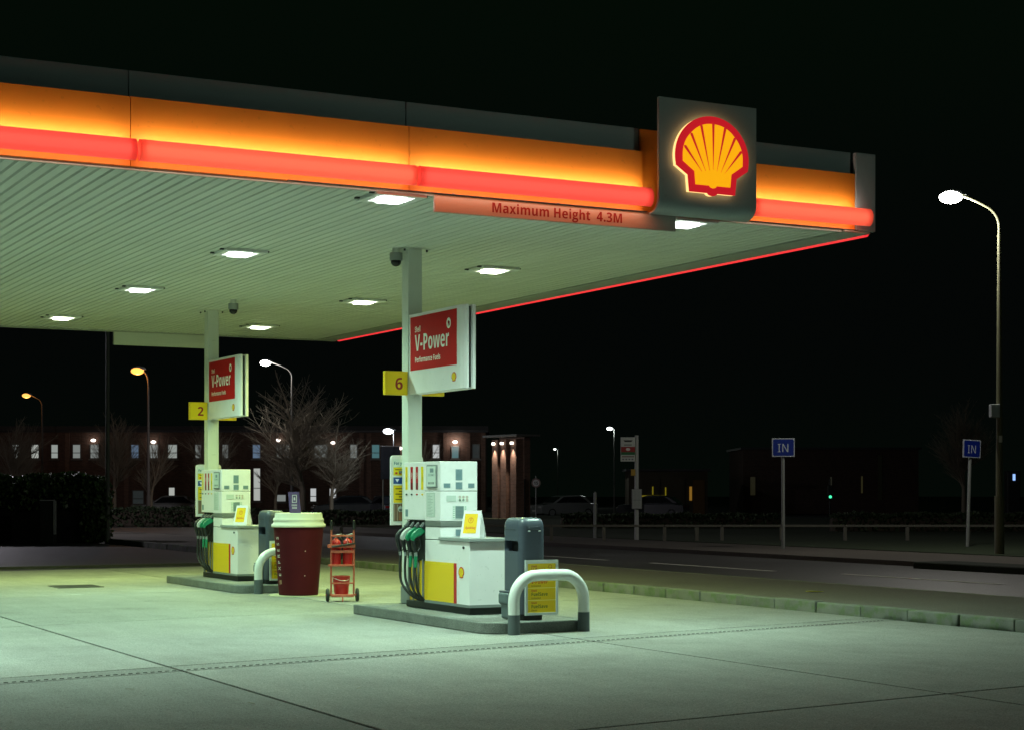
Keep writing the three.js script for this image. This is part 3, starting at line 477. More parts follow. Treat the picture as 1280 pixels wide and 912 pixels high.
// bins
{
  const bm = mat(0.072, 0.085, 0.118, 0.36, { map: paintMap });
  const t = thing('litter_bin', 'blue grey plastic bin with rounded top in front of the near pump', 'bin', [9.62, 0.13, -17.82], 0.0, 'blue grey forecourt bins');
  const sh = new THREE.Shape(), w = 0.165, d = 0.235, r = 0.10; sh.moveTo(-w + r, -d); sh.lineTo(w - r, -d); sh.quadraticCurveTo(w, -d, w, -d + r); sh.lineTo(w, d - r); sh.quadraticCurveTo(w, d, w - r, d); sh.lineTo(-w + r, d); sh.quadraticCurveTo(-w, d, -w, d - r); sh.lineTo(-w, -d + r); sh.quadraticCurveTo(-w, -d, -w + r, -d);
  const slice = (y0, y1, k = 1, b = 0) => { const g = extrude(sh, y1 - y0, b, 8); g.rotateX(-Math.PI / 2).translate(0, y0, 0); g.scale(k, 1, k); return g; };
  part(t, 'foot', slice(0.002, 0.07, 0.93), M.black);
  const dome = []; { const N = 9; for (let i = 0; i <= N; i++) { const a = i / N * Math.PI / 2; dome.push([1.06 + 0.11 * Math.sin(a), 1 - 0.30 * (1 - Math.cos(a)) - (i === N ? 0.0 : 0)]); } }
  const ringPts = sh.getPoints(8), rows = [[0.07, 1], [1.06, 1], ...dome.slice(1)], pos = [], idx = [], n = ringPts.length - 1;
  rows.forEach(([y, k]) => { for (let i = 0; i < n; i++) pos.push(ringPts[i].x * k, y, -ringPts[i].y * k); });
  for (let a = 0; a < rows.length - 1; a++) for (let i = 0; i < n; i++) { const p0 = a * n + i, p1 = a * n + (i + 1) % n; idx.push(p0, p1, p1 + n, p0, p1 + n, p0 + n); }
  const cT = pos.length / 3; pos.push(0, rows[rows.length - 1][0] + 0.004, 0, 0, 0.07, 0);
  for (let i = 0; i < n; i++) { const l = (rows.length - 1) * n; idx.push(l + i, l + (i + 1) % n, cT, (i + 1) % n, i, cT + 1); }
  const shell = new THREE.BufferGeometry(); shell.setAttribute('position', new THREE.Float32BufferAttribute(pos, 3)); shell.setAttribute('uv', new THREE.Float32BufferAttribute(new Float32Array(pos.length / 3 * 2), 2)); shell.setIndex(idx); shell.computeVertexNormals();
  const cut = new Evaluator(); cut.attributes = ['position', 'normal', 'uv'];
  const brush = (g) => { const o = new Brush(g); o.updateMatrixWorld(); return o; };
  const slot = cut.evaluate(brush(shell), brush(rbox(0.7, 0.125, 0.33, 0, 0.845, 0.0, 0.035)), SUBTRACTION);
  const hood = part(t, 'body', metric(slot.geometry, 0.8), bm);
  part(hood, 'lid_seam', mg([span(-0.09, 0.09, 1.03, 1.035, 0.2355, 0.2375), span(-0.1685, -0.1655, 1.03, 1.035, -0.14, 0.10)]), M.dark);
  for (const x of [-0.06, 0.075]) part(hood, 'hinge_clip', rbox(0.03, 0.014, 0.01, x, 1.02, 0.2365, 0.003), mat(0.5, 0.52, 0.52, 0.4));
  part(hood, 'lid_panel', rbox(0.15, 0.035, 0.008, 0.01, 1.052, 0.2345, 0.003), bm);
  part(hood, 'liner', span(-0.07, 0.07, 0.785, 0.905, -0.16, 0.16), M.black);
  const buck = part(t, 'squeegee_holder', mg([rbox(0.11, 0.15, 0.24, -0.20, 0.24, -0.06, 0.04), rbox(0.09, 0.22, 0.2, -0.18, 0.115, -0.06, 0.03)]), mat(0.10, 0.13, 0.14, 0.5));
  part(buck, 'holder_rim', rbox(0.10, 0.02, 0.22, -0.19, 0.318, -0.06, 0.008), bm);
  copy(t, [9.62 + 0.16, 0.13, -17.82 - 8.82], 'blue grey plastic bin half hidden behind the giant cup');
  const price = canvas(256, 384, (x, w, h) => {
    x.fillStyle = '#e6c10c'; x.fillRect(0, 0, w, h); const row = (y, a, b, c, col) => { x.fillStyle = '#b3311c'; x.font = 'bold 22px sans-serif'; x.fillText('Shell', 34, y + 26); x.fillStyle = col; x.font = 'bold 38px sans-serif'; x.fillText(a, 34, y + 60, 150); x.font = '20px sans-serif'; x.fillStyle = '#5a4a14'; x.fillText(b, 34, y + 84); };
    row(4, 'V-Power', 'Diesel', '', '#b3311c'); row(98, 'V-Power', 'Unleaded', '', '#b3311c'); row(194, 'FuelSave', 'Unleaded', '', '#3f5c2a'); row(290, 'FuelSave', 'Diesel', '', '#3f5c2a');
    x.fillStyle = '#f6e9a0'; for (let i = 1; i < 4; i++) x.fillRect(0, i * 96 - 2, w, 4); x.strokeStyle = '#b3311c'; x.lineWidth = 3; x.beginPath(); x.arc(205, 26, 14, 0, 7); x.stroke();
  });
  const b = thing('price_board', 'framed yellow fuel price board on the front of the near bin', 'price board', [9.70, 0.19, -17.555], 0, 'yellow price boards on the bins');
  part(b, 'frame', mg([span(-0.215, -0.185, 0, 0.63, 0, 0.02), span(0.185, 0.215, 0, 0.63, 0, 0.02), span(-0.185, 0.185, 0.59, 0.63, 0, 0.02), span(-0.185, 0.185, 0, 0.03, 0, 0.02)]), mat(0.55, 0.58, 0.58, 0.4));
  part(b, 'price_face', box(0.37, 0.56, 0.01, 0, 0.31, 0.006), print(price));
  copy(b, [9.70 + 0.16, 0.19, -17.555 - 8.82], 'framed yellow fuel price board between the far hoop and the giant cup');
}
// protection hoops
{
  const t = thing('barrier_hoop', 'white steel hoop with grey feet at the end of the near island', 'barrier', [9.68, 0, -17.33], 0.08, 'white hoop barriers');
  const half = 0.475, top = 0.655, r = 0.29, pts = [V(-half, 0.22, 0), V(-half, top - r, 0)];
  for (let i = 1; i <= 8; i++) { const a = Math.PI - i / 8 * Math.PI / 2; pts.push(V(-half + r + r * Math.cos(a), top - r + r * Math.sin(a), 0)); }
  for (let i = 0; i <= 8; i++) { const a = Math.PI / 2 - i / 8 * Math.PI / 2; pts.push(V(half - r + r * Math.cos(a), top - r + r * Math.sin(a), 0)); }
  pts.push(V(half, 0.22, 0));
  const curve = new THREE.CurvePath(); for (let i = 0; i < pts.length - 1; i++) curve.add(new THREE.LineCurve3(pts[i], pts[i + 1]));
  part(t, 'hoop_tube', new THREE.TubeGeometry(new THREE.CatmullRomCurve3(pts, false, 'centripetal'), 80, 0.066, 20), mat(0.80, 0.81, 0.79, 0.35, { roughnessMap: roughMap }));
  for (const s of [-1, 1]) part(t, 'grey_foot', rod(V(s * half, 0.001, 0), V(s * half, 0.222, 0), 0.069, 0.069, 20), mat(0.10, 0.12, 0.13, 0.55));
  copy(t, [9.68 + 0.16, 0, -17.33 - 8.82], 'white steel hoop with grey feet half hidden by the giant cup');
}
// ---------------------------------------------------------------- giant cup, its card, and the fire point trolley
{
  const [cx, , cz] = [9.77, 0, -25.42];
  const t = thing('giant_coffee_cup', 'giant dark red coffee cup with cream lid standing on the forecourt', 'display cup', [cx, 0, cz]);
  const tx = canvas(1024, 512, (x, w, h) => {
    x.fillStyle = '#490a15'; x.fillRect(0, 0, w, h); for (let i = 0; i < 900; i++) { x.fillStyle = i % 2 ? 'rgba(90,26,32,0.10)' : 'rgba(40,8,12,0.12)'; x.fillRect((i * 97) % w, (i * 53) % h, 2 + i % 3, 20 + i % 60); }
    x.save(); x.translate(512, 250); x.rotate(-Math.PI / 2); x.fillStyle = '#b9aca4'; x.font = 'bold 46px sans-serif'; x.textBaseline = 'middle'; const s = 'EXPRESS'; for (let i = 0; i < 7; i++) x.fillText(s[i], -118 + i * 45, 0, 34); x.fillStyle = '#9b7a62'; x.fillRect(-180, -18, 34, 12); x.fillRect(-174, -2, 30, 18); x.restore();
    x.fillStyle = '#d9cfc8'; for (const y of [180, 360]) { x.beginPath(); x.arc(731, y, 4, 0, 7); x.fill(); }
  });
  tx.wrapS = THREE.RepeatWrapping;
  const body = lathe([[0.002, 0.012], [0.30, 0.012], [0.302, 0.03], [0.385, 1.06], [0.385, 1.07], [0.002, 1.07]], 64);
  { const p = body.attributes.position, uv = body.attributes.uv; for (let i = 0; i < p.count; i++) uv.setY(i, Math.min(1, Math.max(0, p.getY(i) / 1.07))); }
  body.rotateY(Math.PI / 2 - 0.56 + 0.716);   // puts the lettering on the left flank
  part(t, 'cup_body', body, print(tx, 0.75, { specularIntensity: 0.4 }));
  part(t, 'lid', lathe([[0.002, 1.055], [0.412, 1.055], [0.418, 1.07], [0.415, 1.10], [0.388, 1.115], [0.383, 1.15], [0.392, 1.16], [0.388, 1.185], [0.368, 1.20], [0.360, 1.265], [0.352, 1.275], [0.325, 1.275], [0.315, 1.25], [0.002, 1.245]], 64), mat(0.72, 0.71, 0.60, 0.45));
  part(t, 'base_plate', new THREE.CylinderGeometry(0.46, 0.46, 0.01, 48).translate(0, 0.006, 0), mat(0.45, 0.44, 0.30, 0.6));
  const c = thing('menu_card', 'purple upright card standing on the lid of the giant cup', 'card', [cx - 0.10, 1.247, cz + 0.1], -0.25);
  part(c, 'card', extrude(poly([[-0.075, 0], [0.095, 0], [0.065, 0.35], [-0.105, 0.35]]), 0.02, 0.002), mat(0.085, 0.05, 0.19, 0.5));
  part(c, 'print', new THREE.PlaneGeometry(0.10, 0.25).translate(-0.008, 0.19, 0.0215), print(canvas(128, 320, (x, w, h) => { x.clearRect(0, 0, w, h); x.strokeStyle = '#c9c6dc'; x.lineWidth = 14; x.strokeRect(24, 20, 80, 140); x.fillStyle = '#c9c6dc'; x.fillRect(48, 60, 32, 60); for (let i = 0; i < 5; i++) { x.fillRect(12 + i * 22, 200, 13, 34); x.fillRect(18 + i * 20, 252, 12, 34); } }), 0.5, { transparent: true, alphaTest: 0.4 }));
  part(c, 'card_foot', box(0.18, 0.012, 0.1, 0.01, 0.007, 0.01), mat(0.085, 0.05, 0.19, 0.5));
}
{
  const fm = mat(0.42, 0.10, 0.065, 0.45, { roughnessMap: roughMap });
  const t = thing('fire_trolley', 'orange red two wheeled hand trolley carrying fire extinguishers and a bucket', 'trolley', [9.76, 0, -23.62], -YAW + 0.19);
  const tilt = (y) => -0.05 + y * 0.02, xw = (y) => 0.17 - 0.0 * y;
  for (const s of [-1, 1]) {
    part(t, 'upright', tube([V(s * 0.165, 0.10, tilt(0.1)), V(s * 0.165, 0.6, tilt(0.6)), V(s * 0.163, 0.98, tilt(1)), V(s * 0.163, 1.10, tilt(1.1) + 0.03)], 0.014, 20, 10), fm);
    part(t, 'hand_grip', rod(V(s * 0.163, 1.05, tilt(1.1) + 0.025), V(s * 0.163, 1.18, tilt(1.1) + 0.04), 0.02, 0.018, 12), M.black);
    const wh = part(t, 'wheel', new THREE.TorusGeometry(0.075, 0.024, 10, 24).rotateY(Math.PI / 2).translate(s * 0.215, 0.10, -0.04), M.rubber);
    part(wh, 'hub', mg([new THREE.CylinderGeometry(0.055, 0.055, 0.02, 18).rotateZ(Math.PI / 2).translate(s * 0.215, 0.10, -0.04), new THREE.CylinderGeometry(0.018, 0.018, 0.04, 12).rotateZ(Math.PI / 2).translate(s * 0.215, 0.10, -0.04)]), M.red);
  }
  part(t, 'axle', rod(V(-0.2, 0.10, -0.04), V(0.2, 0.10, -0.04), 0.012), fm);
  for (const [y, w, h, d] of [[0.96, 0.33, 0.026, 0.02], [0.81, 0.40, 0.05, 0.05], [0.73, 0.34, 0.04, 0.03], [0.53, 0.38, 0.03, 0.03], [0.27, 0.32, 0.022, 0.02], [0.085, 0.33, 0.03, 0.03]]) part(t, 'cross_bar', rbox(w, h, d, y > 0.5 && y < 0.9 && w > 0.36 ? -0.02 : 0, y, tilt(y) + 0.02, 0.006), fm);
  part(t, 'base_tray', mg([span(-0.16, 0.16, 0.075, 0.085, -0.05, -0.30), span(-0.16, 0.16, 0.525, 0.533, -0.05, -0.22)]), fm);
  part(t, 'stand_leg', rod(V(0, 0.0, 0.005), V(0, 0.09, -0.02), 0.010), fm);
  part(t, 'strap', mg([rod(V(-0.16, 0.80, 0.02), V(0.17, 0.85, 0.02), 0.014), rod(V(0.163, 0.78, -0.02), V(0.163, 0.86, -0.02), 0.024)]), M.black);
  const wp = (x, y, z) => { const v = V(x, y, z).applyAxisAngle(V(0, 1, 0), -YAW + 0.19); return [v.x + 9.76, y, v.z - 23.62]; };
  const e = thing('fire_extinguisher', 'red fire extinguisher in the left of the trolley rack', 'extinguisher', wp(-0.085, 0.535, -0.13), -YAW + 0.19, 'red fire extinguishers on the trolley');
  part(e, 'cylinder', lathe([[0.002, 0], [0.068, 0], [0.072, 0.012], [0.072, 0.30], [0.06, 0.35], [0.03, 0.375], [0.022, 0.39], [0.002, 0.39]], 24), mat(0.50, 0.016, 0.016, 0.28));
  part(e, 'valve', mg([rod(V(0, 0.385, 0), V(0, 0.43, 0), 0.016), rod(V(-0.02, 0.43, 0), V(0.08, 0.45, 0), 0.009), rod(V(-0.02, 0.415, 0), V(0.07, 0.41, 0), 0.007)]), M.steel);
  part(e, 'discharge_hose', tube([V(0.02, 0.41, 0.0), V(0.085, 0.36, 0.02), V(0.09, 0.2, 0.02), V(0.078, 0.08, 0.03)], 0.011, 16, 8), M.black);
  copy(e, wp(0.085, 0.535, -0.13), 'red fire extinguisher in the right of the trolley rack');
  const b = thing('fire_bucket', 'red bucket on the bottom tray of the trolley', 'bucket', wp(-0.005, 0.087, -0.17), 0);
  part(b, 'pail', lathe([[0.002, 0.004], [0.098, 0.004], [0.10, 0], [0.128, 0.27], [0.136, 0.272], [0.136, 0.282], [0.124, 0.284], [0.097, 0.02], [0.002, 0.02]], 28), mat(0.48, 0.018, 0.016, 0.4));
  part(b, 'bail', tube([V(-0.13, 0.26, 0), V(-0.07, 0.225, 0.125), V(0.03, 0.22, 0.14), V(0.13, 0.26, 0)], 0.005, 16, 6), M.steel);
}

// ---------------------------------------------------------------- street furniture beyond the kerb
const postMat = mat(0.30, 0.32, 0.31, 0.5, { metalness: 0.3, map: paintMap });
{
  const inTex = canvas(256, 208, (x, w, h) => { x.fillStyle = '#a9afb8'; x.fillRect(0, 0, w, h); x.fillStyle = '#0e2580'; x.beginPath(); x.roundRect ? x.roundRect(10, 10, w - 20, h - 20, 18) : x.rect(10, 10, w - 20, h - 20); x.fill(); x.fillStyle = '#b3b9c2'; x.font = '130px sans-serif'; x.textAlign = 'center'; x.textBaseline = 'middle'; x.fillText('IN', w / 2, h / 2 + 6, 150); });
  const mk = (at, lean, turn, label) => {
    const t = thing('direction_sign', label, 'sign', at, turn, 'blue IN signs by the road'); t.rotation.z = lean;
    part(t, 'pole', rod(V(0, 0, 0), V(0, 2.52, 0), 0.045, 0.045, 14), postMat);
    part(t, 'panel', rbox(0.6, 0.49, 0.03, 0, 2.66, 0.06, 0.006), M.galv);
    part(t, 'panel_face', new THREE.PlaneGeometry(0.59, 0.48).translate(0, 2.66, 0.0765), print(inTex, 0.35));
    for (const y of [2.5, 2.8]) part(t, 'clamp', box(0.12, 0.03, 0.06, 0, y, 0.03), M.galv);
  };
  mk([27.95, 0.1, -37.4], 0.004, FACING, 'blue IN sign on an upright pole, left one of the two');
  mk([33.1, 0.1, -36.07], -0.035, FACING + 0.45, 'blue IN sign on a leaning pole beside the tall street lamp');
}
{
  const t = thing('bus_stop', 'bus stop pole with white flag sign and timetable case', 'bus stop', [29.1, 0.1, -46.5], FACING);
  part(t, 'pole', rod(V(0, 0, 0), V(0, 3.25, 0), 0.07, 0.06, 14), mat(0.45, 0.47, 0.45, 0.5));
  const flag = part(t, 'flag', rbox(0.46, 0.76, 0.05, -0.27, 2.82, 0, 0.008), mat(0.5, 0.52, 0.5, 0.5));
  part(flag, 'flag_print', new THREE.PlaneGeometry(0.44, 0.74).translate(-0.27, 2.82, 0.027), print(canvas(128, 224, (x, w, h) => { x.fillStyle = '#c5cac6'; x.fillRect(0, 0, w, h); x.fillStyle = '#1c2320'; x.beginPath(); x.moveTo(22, 26); x.lineTo(106, 26); x.lineTo(94, 42); x.lineTo(34, 42); x.fill(); x.fillStyle = '#555'; x.fillRect(28, 66, 70, 8); x.fillStyle = '#9c1a1c'; x.fillRect(0, 88, w, 50); x.fillStyle = '#e6d9d6'; x.beginPath(); x.ellipse(64, 112, 20, 14, 0, 0, 7); x.fill(); x.fillStyle = '#136a3a'; x.fillRect(0, 138, w, 26); x.fillStyle = '#7a5a58'; x.fillRect(8, 176, 112, 10); x.fillStyle = '#667'; for (let i = 0; i < 4; i++) x.fillRect(12 + i * 28, 200, 16, 12); })));
  part(t, 'yellow_tab', rbox(0.14, 0.2, 0.03, -0.11, 2.1, 0.03, 0.006), mat(0.45, 0.27, 0.03, 0.5));
  const cs = part(t, 'timetable_case', rbox(0.31, 0.62, 0.06, 0.0, 1.27, 0.09, 0.012), mat(0.30, 0.31, 0.31, 0.5));
  part(cs, 'timetable', new THREE.PlaneGeometry(0.26, 0.55).translate(0, 1.27, 0.1215), print(canvas(128, 256, (x, w, h) => { x.fillStyle = '#aab0ae'; x.fillRect(0, 0, w, h); x.fillStyle = '#7b8482'; for (let i = 0; i < 16; i++) x.fillRect(10, 16 + i * 14, 50, 4), x.fillRect(70, 16 + i * 14, 46, 4); x.fillStyle = '#444'; x.fillRect(4, 140, 120, 5); })));
  solo('plain_post', mg([rod(V(0, 0, 0), V(0, 1.45, 0), 0.055, 0.05, 12), rod(V(0, 1.45, 0), V(0, 1.5, 0), 0.05, 0.02, 12)]), postMat, 'plain grey post on the verge left of the bus stop', 'post', [28.9, 0.1, -48.7]);
  const sp = thing('speed_sign', 'round 15 speed limit sign beside the brick stair tower', 'sign', far(1.15, 84), FACING);
  part(sp, 'pole', rod(V(0, 0, 0), V(0, 2.35, 0), 0.03, 0.03, 10), postMat);
  part(sp, 'disc', new THREE.CylinderGeometry(0.22, 0.22, 0.02, 32).rotateX(Math.PI / 2).translate(0, 2.02, 0.04), M.galv);
  part(sp, 'disc_face', new THREE.CircleGeometry(0.215, 32).translate(0, 2.02, 0.052), print(canvas(128, 128, (x, w, h) => { x.fillStyle = '#8a6a66'; x.fillRect(0, 0, w, h); x.fillStyle = '#d8dad6'; x.beginPath(); x.arc(64, 64, 48, 0, 7); x.fill(); x.fillStyle = '#1a1a1a'; x.font = 'bold 60px sans-serif'; x.textAlign = 'center'; x.textBaseline = 'middle'; x.fillText('15', 64, 67); })));
}
// knee rail along the far verge
{
  const wood = mat(0.15, 0.145, 0.12, 0.8, { map: paintMap });
  const t = thing('knee_rail_fence', 'low timber rail fence running along the far verge behind the signs', 'fence', far(0, 53.4, 0.1), FACING);
  const xs = [-5.2, -3.2, 1.2, 2.8, 4.65, 6.4, 8.2, 10.15, 12.05, 13.9, 15.9];
  for (const x of xs) part(t, 'post', rbox(0.1, 0.42, 0.1, x, 0.21, 0, 0.012), wood);
  part(t, 'post', rbox(0.11, 0.42, 0.1, 5.6, 0.21, 0.3, 0.012), wood);
  for (let i = 0; i < xs.length - 1; i++) { const a = xs[i] + 0.006, b = xs[i + 1] - 0.006; part(t, 'rail', rbox(b - a, 0.07, 0.07, (a + b) / 2, 0.46, 0.0, 0.012), wood); }
}
// street lamps: a column, a bracket arm and a lantern head
const columnMat = mat(0.09, 0.09, 0.085, 0.6);
function streetLamp(at, hgt, arm, dir, color, cd, label, opt = {}) {
  const t = thing('street_lamp', label, 'street lamp', at, dir, 'street lamps'); const r = opt.r ?? 0.085;
  part(t, 'column', mg([rod(V(0, 0, 0), V(0, 1.4, 0), r * 1.35, r * 1.35, 14), rod(V(0, 1.4, 0), V(0, arm ? hgt - 0.9 : hgt - 0.05, 0), r, r * 0.55, 14)]), opt.m ?? columnMat);
  if (arm) part(t, 'arm', tube([V(0, hgt - 0.92, 0), V(-0.02, hgt - 0.62, 0), V(-arm * 0.18, hgt - 0.38, 0), V(-arm * 0.55, hgt - 0.18, 0), V(-arm - 0.1, hgt + 0.02, 0)], r * 0.45, 24, 10), opt.m ?? columnMat);
  const hx = -arm - 0.3, k = opt.k ?? 1, lum = part(t, 'lantern', new THREE.SphereGeometry(0.32, 20, 12, 0, Math.PI * 2, 0, Math.PI / 2).scale(0.95 * k, 0.45 * k, 0.34 * k).translate(hx + 0.06, hgt + 0.0, 0), M.galv);
  part(lum, 'lamp_bowl', new THREE.SphereGeometry(0.26, 20, 12).scale(1.0 * k, 0.55 * k, 0.7 * k).translate(hx, hgt - 0.05 * k, 0), glow(...color.map((c) => c * (opt.g ?? 10))));
  const l = new THREE.PointLight(lin(...color), cd); l.shadow.radius = 6; l.castShadow = true;
  t.updateMatrixWorld(); l.position.copy(V(hx, hgt - 0.3 * k, 0).applyMatrix4(t.matrixWorld)); scene.add(l);
  return t;
}
{
  const olive = mat(0.12, 0.12, 0.065, 0.6);
  const main = streetLamp([29.84, 0.1, -31.43], 8.55, 0.86, FACING, [1, 0.97, 0.88], 62, 'tall street lamp with bright white head at the right edge', { m: olive, g: 30, k: 1.05 });
  part(main, 'equipment_box', rbox(0.22, 0.32, 0.2, -0.12, 3.42, 0.02, 0.02), M.galv);
  part(main, 'identity_plate', rbox(0.08, 0.16, 0.01, 0, 2.75, 0.1, 0.002), mat(0.6, 0.6, 0.55, 0.5));
  streetLamp(far(-19.3, 93), 8.05, 0.28, FACING, [1, 0.36, 0.06], 6, 'orange street lamp between the boundary pole and the far post', { g: 2.6, k: 1.35, m: mat(0.12, 0.10, 0.09, 0.6) });
  streetLamp(far(-31.1, 116), 8.0, 0.75, FACING, [1, 0.40, 0.08], 4, 'small orange street lamp at the far left above the hedge', { g: 2.0, k: 1.1, m: mat(0.12, 0.10, 0.09, 0.6) });
  streetLamp(far(-10.8, 86), 7.95, 1.0, FACING, [1, 0.96, 0.88], 42, 'white street lamp on a thin column above the bare tree', { g: 24 });
  streetLamp(far(-6.55, 97), 5.0, 0, FACING, [0.85, 0.93, 1], 20, 'small cool white flood lamp left of the near post', { g: 9, k: 1.1, r: 0.04 });
  streetLamp(far(7.0, 120), 5.95, 0, FACING, [0.9, 1, 0.95], 12, 'distant white lamp above the bus stop flag', { g: 8, k: 0.8, r: 0.04 });
  streetLamp(far(4.65, 178), 5.95, 0, FACING, [0.9, 1, 0.9], 12, 'faint distant lamp right of the brick stair tower', { g: 3, k: 0.6, r: 0.04 });
}
{ // two more columns of the same street, outside the picture, whose light reaches the fascia and the access road
  streetLamp([18.4, 0.1, -0.5], 8.5, 0.86, 0.4, [0.68, 1, 0.80], 28, 'street lamp on the near footway outside the right edge', { g: 30, k: 1.05 });
  streetLamp(far(-21, 63), 8.2, 0.86, FACING, [0.95, 0.9, 1], 190, 'street lamp on the access road outside the left edge', { g: 20 });
}
// boundary pole and ivy wall at the left
{
  solo('boundary_pole', mg([rod(V(0, 0, 0), V(0, 8.2, 0), 0.07, 0.055, 12), rod(V(0, 0, 0), V(0, 0.3, 0), 0.1, 0.09, 12)]), mat(0.10, 0.12, 0.09, 0.7), 'tall thin dark pole standing at the end of the ivy wall', 'pole', far(-12.6, 54.6));
  const wall = thing('ivy_wall', 'dark boundary wall topped with green ivy at the left edge', 'wall', far(-17.5, 54.8), FACING);
  part(wall, 'wall_core', metric(span(-4.5, 4.6, 0, 1.75, -0.35, 0.1)), mat(0.028, 0.034, 0.026, 0.9, { map: concreteMap }));
  const leaf = new THREE.BufferGeometry(); leaf.setAttribute('position', new THREE.Float32BufferAttribute([0, -0.05, 0, 0.045, 0, 0.012, 0, 0.065, 0, -0.045, 0, 0.012], 3)); leaf.setIndex([0, 1, 2, 0, 2, 3]); leaf.computeVertexNormals(); leaf.setAttribute('uv', new THREE.Float32BufferAttribute([0.5, 0, 1, 0.5, 0.5, 1, 0, 0.5], 2));
  const N = 14000, im = new THREE.InstancedMesh(leaf, mat(0.055, 0.11, 0.03, 0.45, { side: THREE.DoubleSide }), N), m4 = new THREE.Matrix4(), q = new THREE.Quaternion(), e = new THREE.Euler();
  for (let i = 0; i < N; i++) {
    let x, y, z; const k = rnd();
    if (k < 0.72) { x = rr(-4.5, 4.7); const bump = 0.05 * Math.sin(x * 2.3) + 0.04 * Math.sin(x * 5.1 + 1); y = 1.62 + Math.pow(rnd(), 0.8) * (0.52 + bump); z = rr(-0.55, 0.42); }
    else if (k < 0.9) { x = 4.55 + rr(-0.35, 0.3) * (0.6 + rnd()); y = rr(0.05, 1.9); z = rr(-0.4, 0.35); }
    else { x = rr(-4.5, 4.6); y = 1.75 - Math.pow(rnd(), 2) * 0.7; z = rr(0.1, 0.32); }
    e.set(rr(-1.2, 1.2), rr(-3, 3), rr(-3, 3)); q.setFromEuler(e); const s = rr(0.7, 1.5); m4.compose(V(x, y, z), q, V(s, s, s)); im.setMatrixAt(i, m4); const g = rr(0.6, 1.4); im.setColorAt(i, lin(g, g, g * 0.9));
  }
  im.name = 'ivy_leaves'; im.userData.kind = 'stuff'; shade(im); wall.add(im);
  const cab = thing('utility_cabinet', 'dark utility cabinet with pale metal edges before the ivy wall', 'cabinet', far(-14.2, 53.6), FACING);
  part(cab, 'cabinet_body', span(-0.22, 0.2, 0, 1.32, -0.3, 0.1, 0.01), mat(0.02, 0.025, 0.02, 0.7));
  part(cab, 'edge_strip', mg([span(0.205, 0.23, 0.3, 1.36, 0.06, 0.12), span(-0.22, 0.2, 1.325, 1.35, 0.06, 0.12), span(0.255, 0.275, 0.3, 1.33, 0.06, 0.1)]), mat(0.5, 0.52, 0.5, 0.5));
}
// ---------------------------------------------------------------- trees
function branchTree(h, spread, levels, s, lean = 0) {
  seed = s; const wood = [], D = (v) => v.clone();
  const grow = (p, d, len, r, lv) => {
    const segs = lv > 2 ? 3 : 2; let a = D(p), dir = D(d);
    for (let i = 0; i < segs; i++) {
      const nd = dir.clone().add(V(rr(-1, 1), rr(-0.35, 0.6), rr(-1, 1)).multiplyScalar(0.16)).normalize(), b = a.clone().addScaledVector(nd, len / segs), r2 = r * (1 - 0.32 * (i + 1) / segs);
      wood.push(new THREE.CylinderGeometry(r2, r * (1 - 0.32 * i / segs), len / segs, lv > 2 ? 7 : 4, 1, true).applyQuaternion(new THREE.Quaternion().setFromUnitVectors(V(0, 1, 0), nd)).translate((a.x + b.x) / 2, (a.y + b.y) / 2, (a.z + b.z) / 2));
      if (lv > 0 && i > 0 || lv > 2) { const n = lv > 3 ? 2 : 2; for (let k = 0; k < n; k++) { const t = rnd(), q = a.clone().lerp(b, t), az = rr(0, 6.28), sp = spread * rr(0.6, 1.15); const side = V(Math.cos(az), 0, Math.sin(az)), cd = nd.clone().multiplyScalar(1 - sp * 0.5).addScaledVector(side, sp).add(V(0, 0.12, 0)).normalize(); if (lv > 0) grow(q, cd, len * rr(0.55, 0.8), r2 * 0.62, lv - 1); } }
      a = b; dir = nd;
    }
    if (lv > 0) grow(a, dir, len * 0.72, r * 0.66, lv - 1);
  };
  grow(V(0, h * 0.22, 0), V(lean, 1, 0).normalize(), h * 0.27, h * 0.017, levels);
  return { trunk: rod(V(0, -0.05, 0), V(0, h * 0.23, 0), h * 0.024, h * 0.0175, 9), crown: mg(wood) };
}
const bark = mat(0.22, 0.19, 0.14, 0.85);
{
  const kinds = [branchTree(7.4, 0.85, 5, 101, -0.15), branchTree(6.0, 0.6, 5, 202, 0.05), branchTree(5.0, 0.55, 4, 303)];
  const put = (k, at, scale, turn, m, label) => { const t = thing('bare_tree', label, 'tree', at, turn, 'bare winter trees'); part(t, 'trunk', kinds[k].trunk, m); part(t, 'crown', kinds[k].crown, m); t.scale.setScalar(scale); };
  put(0, far(-10.1, 84.6), 1.0, 0.3, bark, 'bare branching tree beside the far red sign, lit by a street lamp');
  put(1, far(-29.5, 104), 1.0, 1, bark, 'dark bare tree before the office windows at the far left');
  put(1, far(-23.6, 104), 1.05, 2.2, bark, 'dark bare tree left of the boundary pole against a lit window');
  put(2, far(-20.6, 100), 1.05, 0, bark, 'dark bare tree right of the boundary pole against blue lit window');
  put(1, far(-17.3, 102), 0.95, 4, bark, 'dark bare tree left of the far pump number plate');
  put(2, far(-5.0, 104), 1.0, 3.3, bark, 'small dark bare tree between the fire trolley and near post');
  put(0, far(-10.3, 100), 0.8, 3.9, bark, 'dark bare tree farther back behind the lit tree');
  put(2, far(-13.9, 103), 1.0, 5, bark, 'dark bare tree behind the far pump');
  put(1, far(24.5, 95), 1.1, 5, bark, 'dark bare tree right of the left blue sign');
}
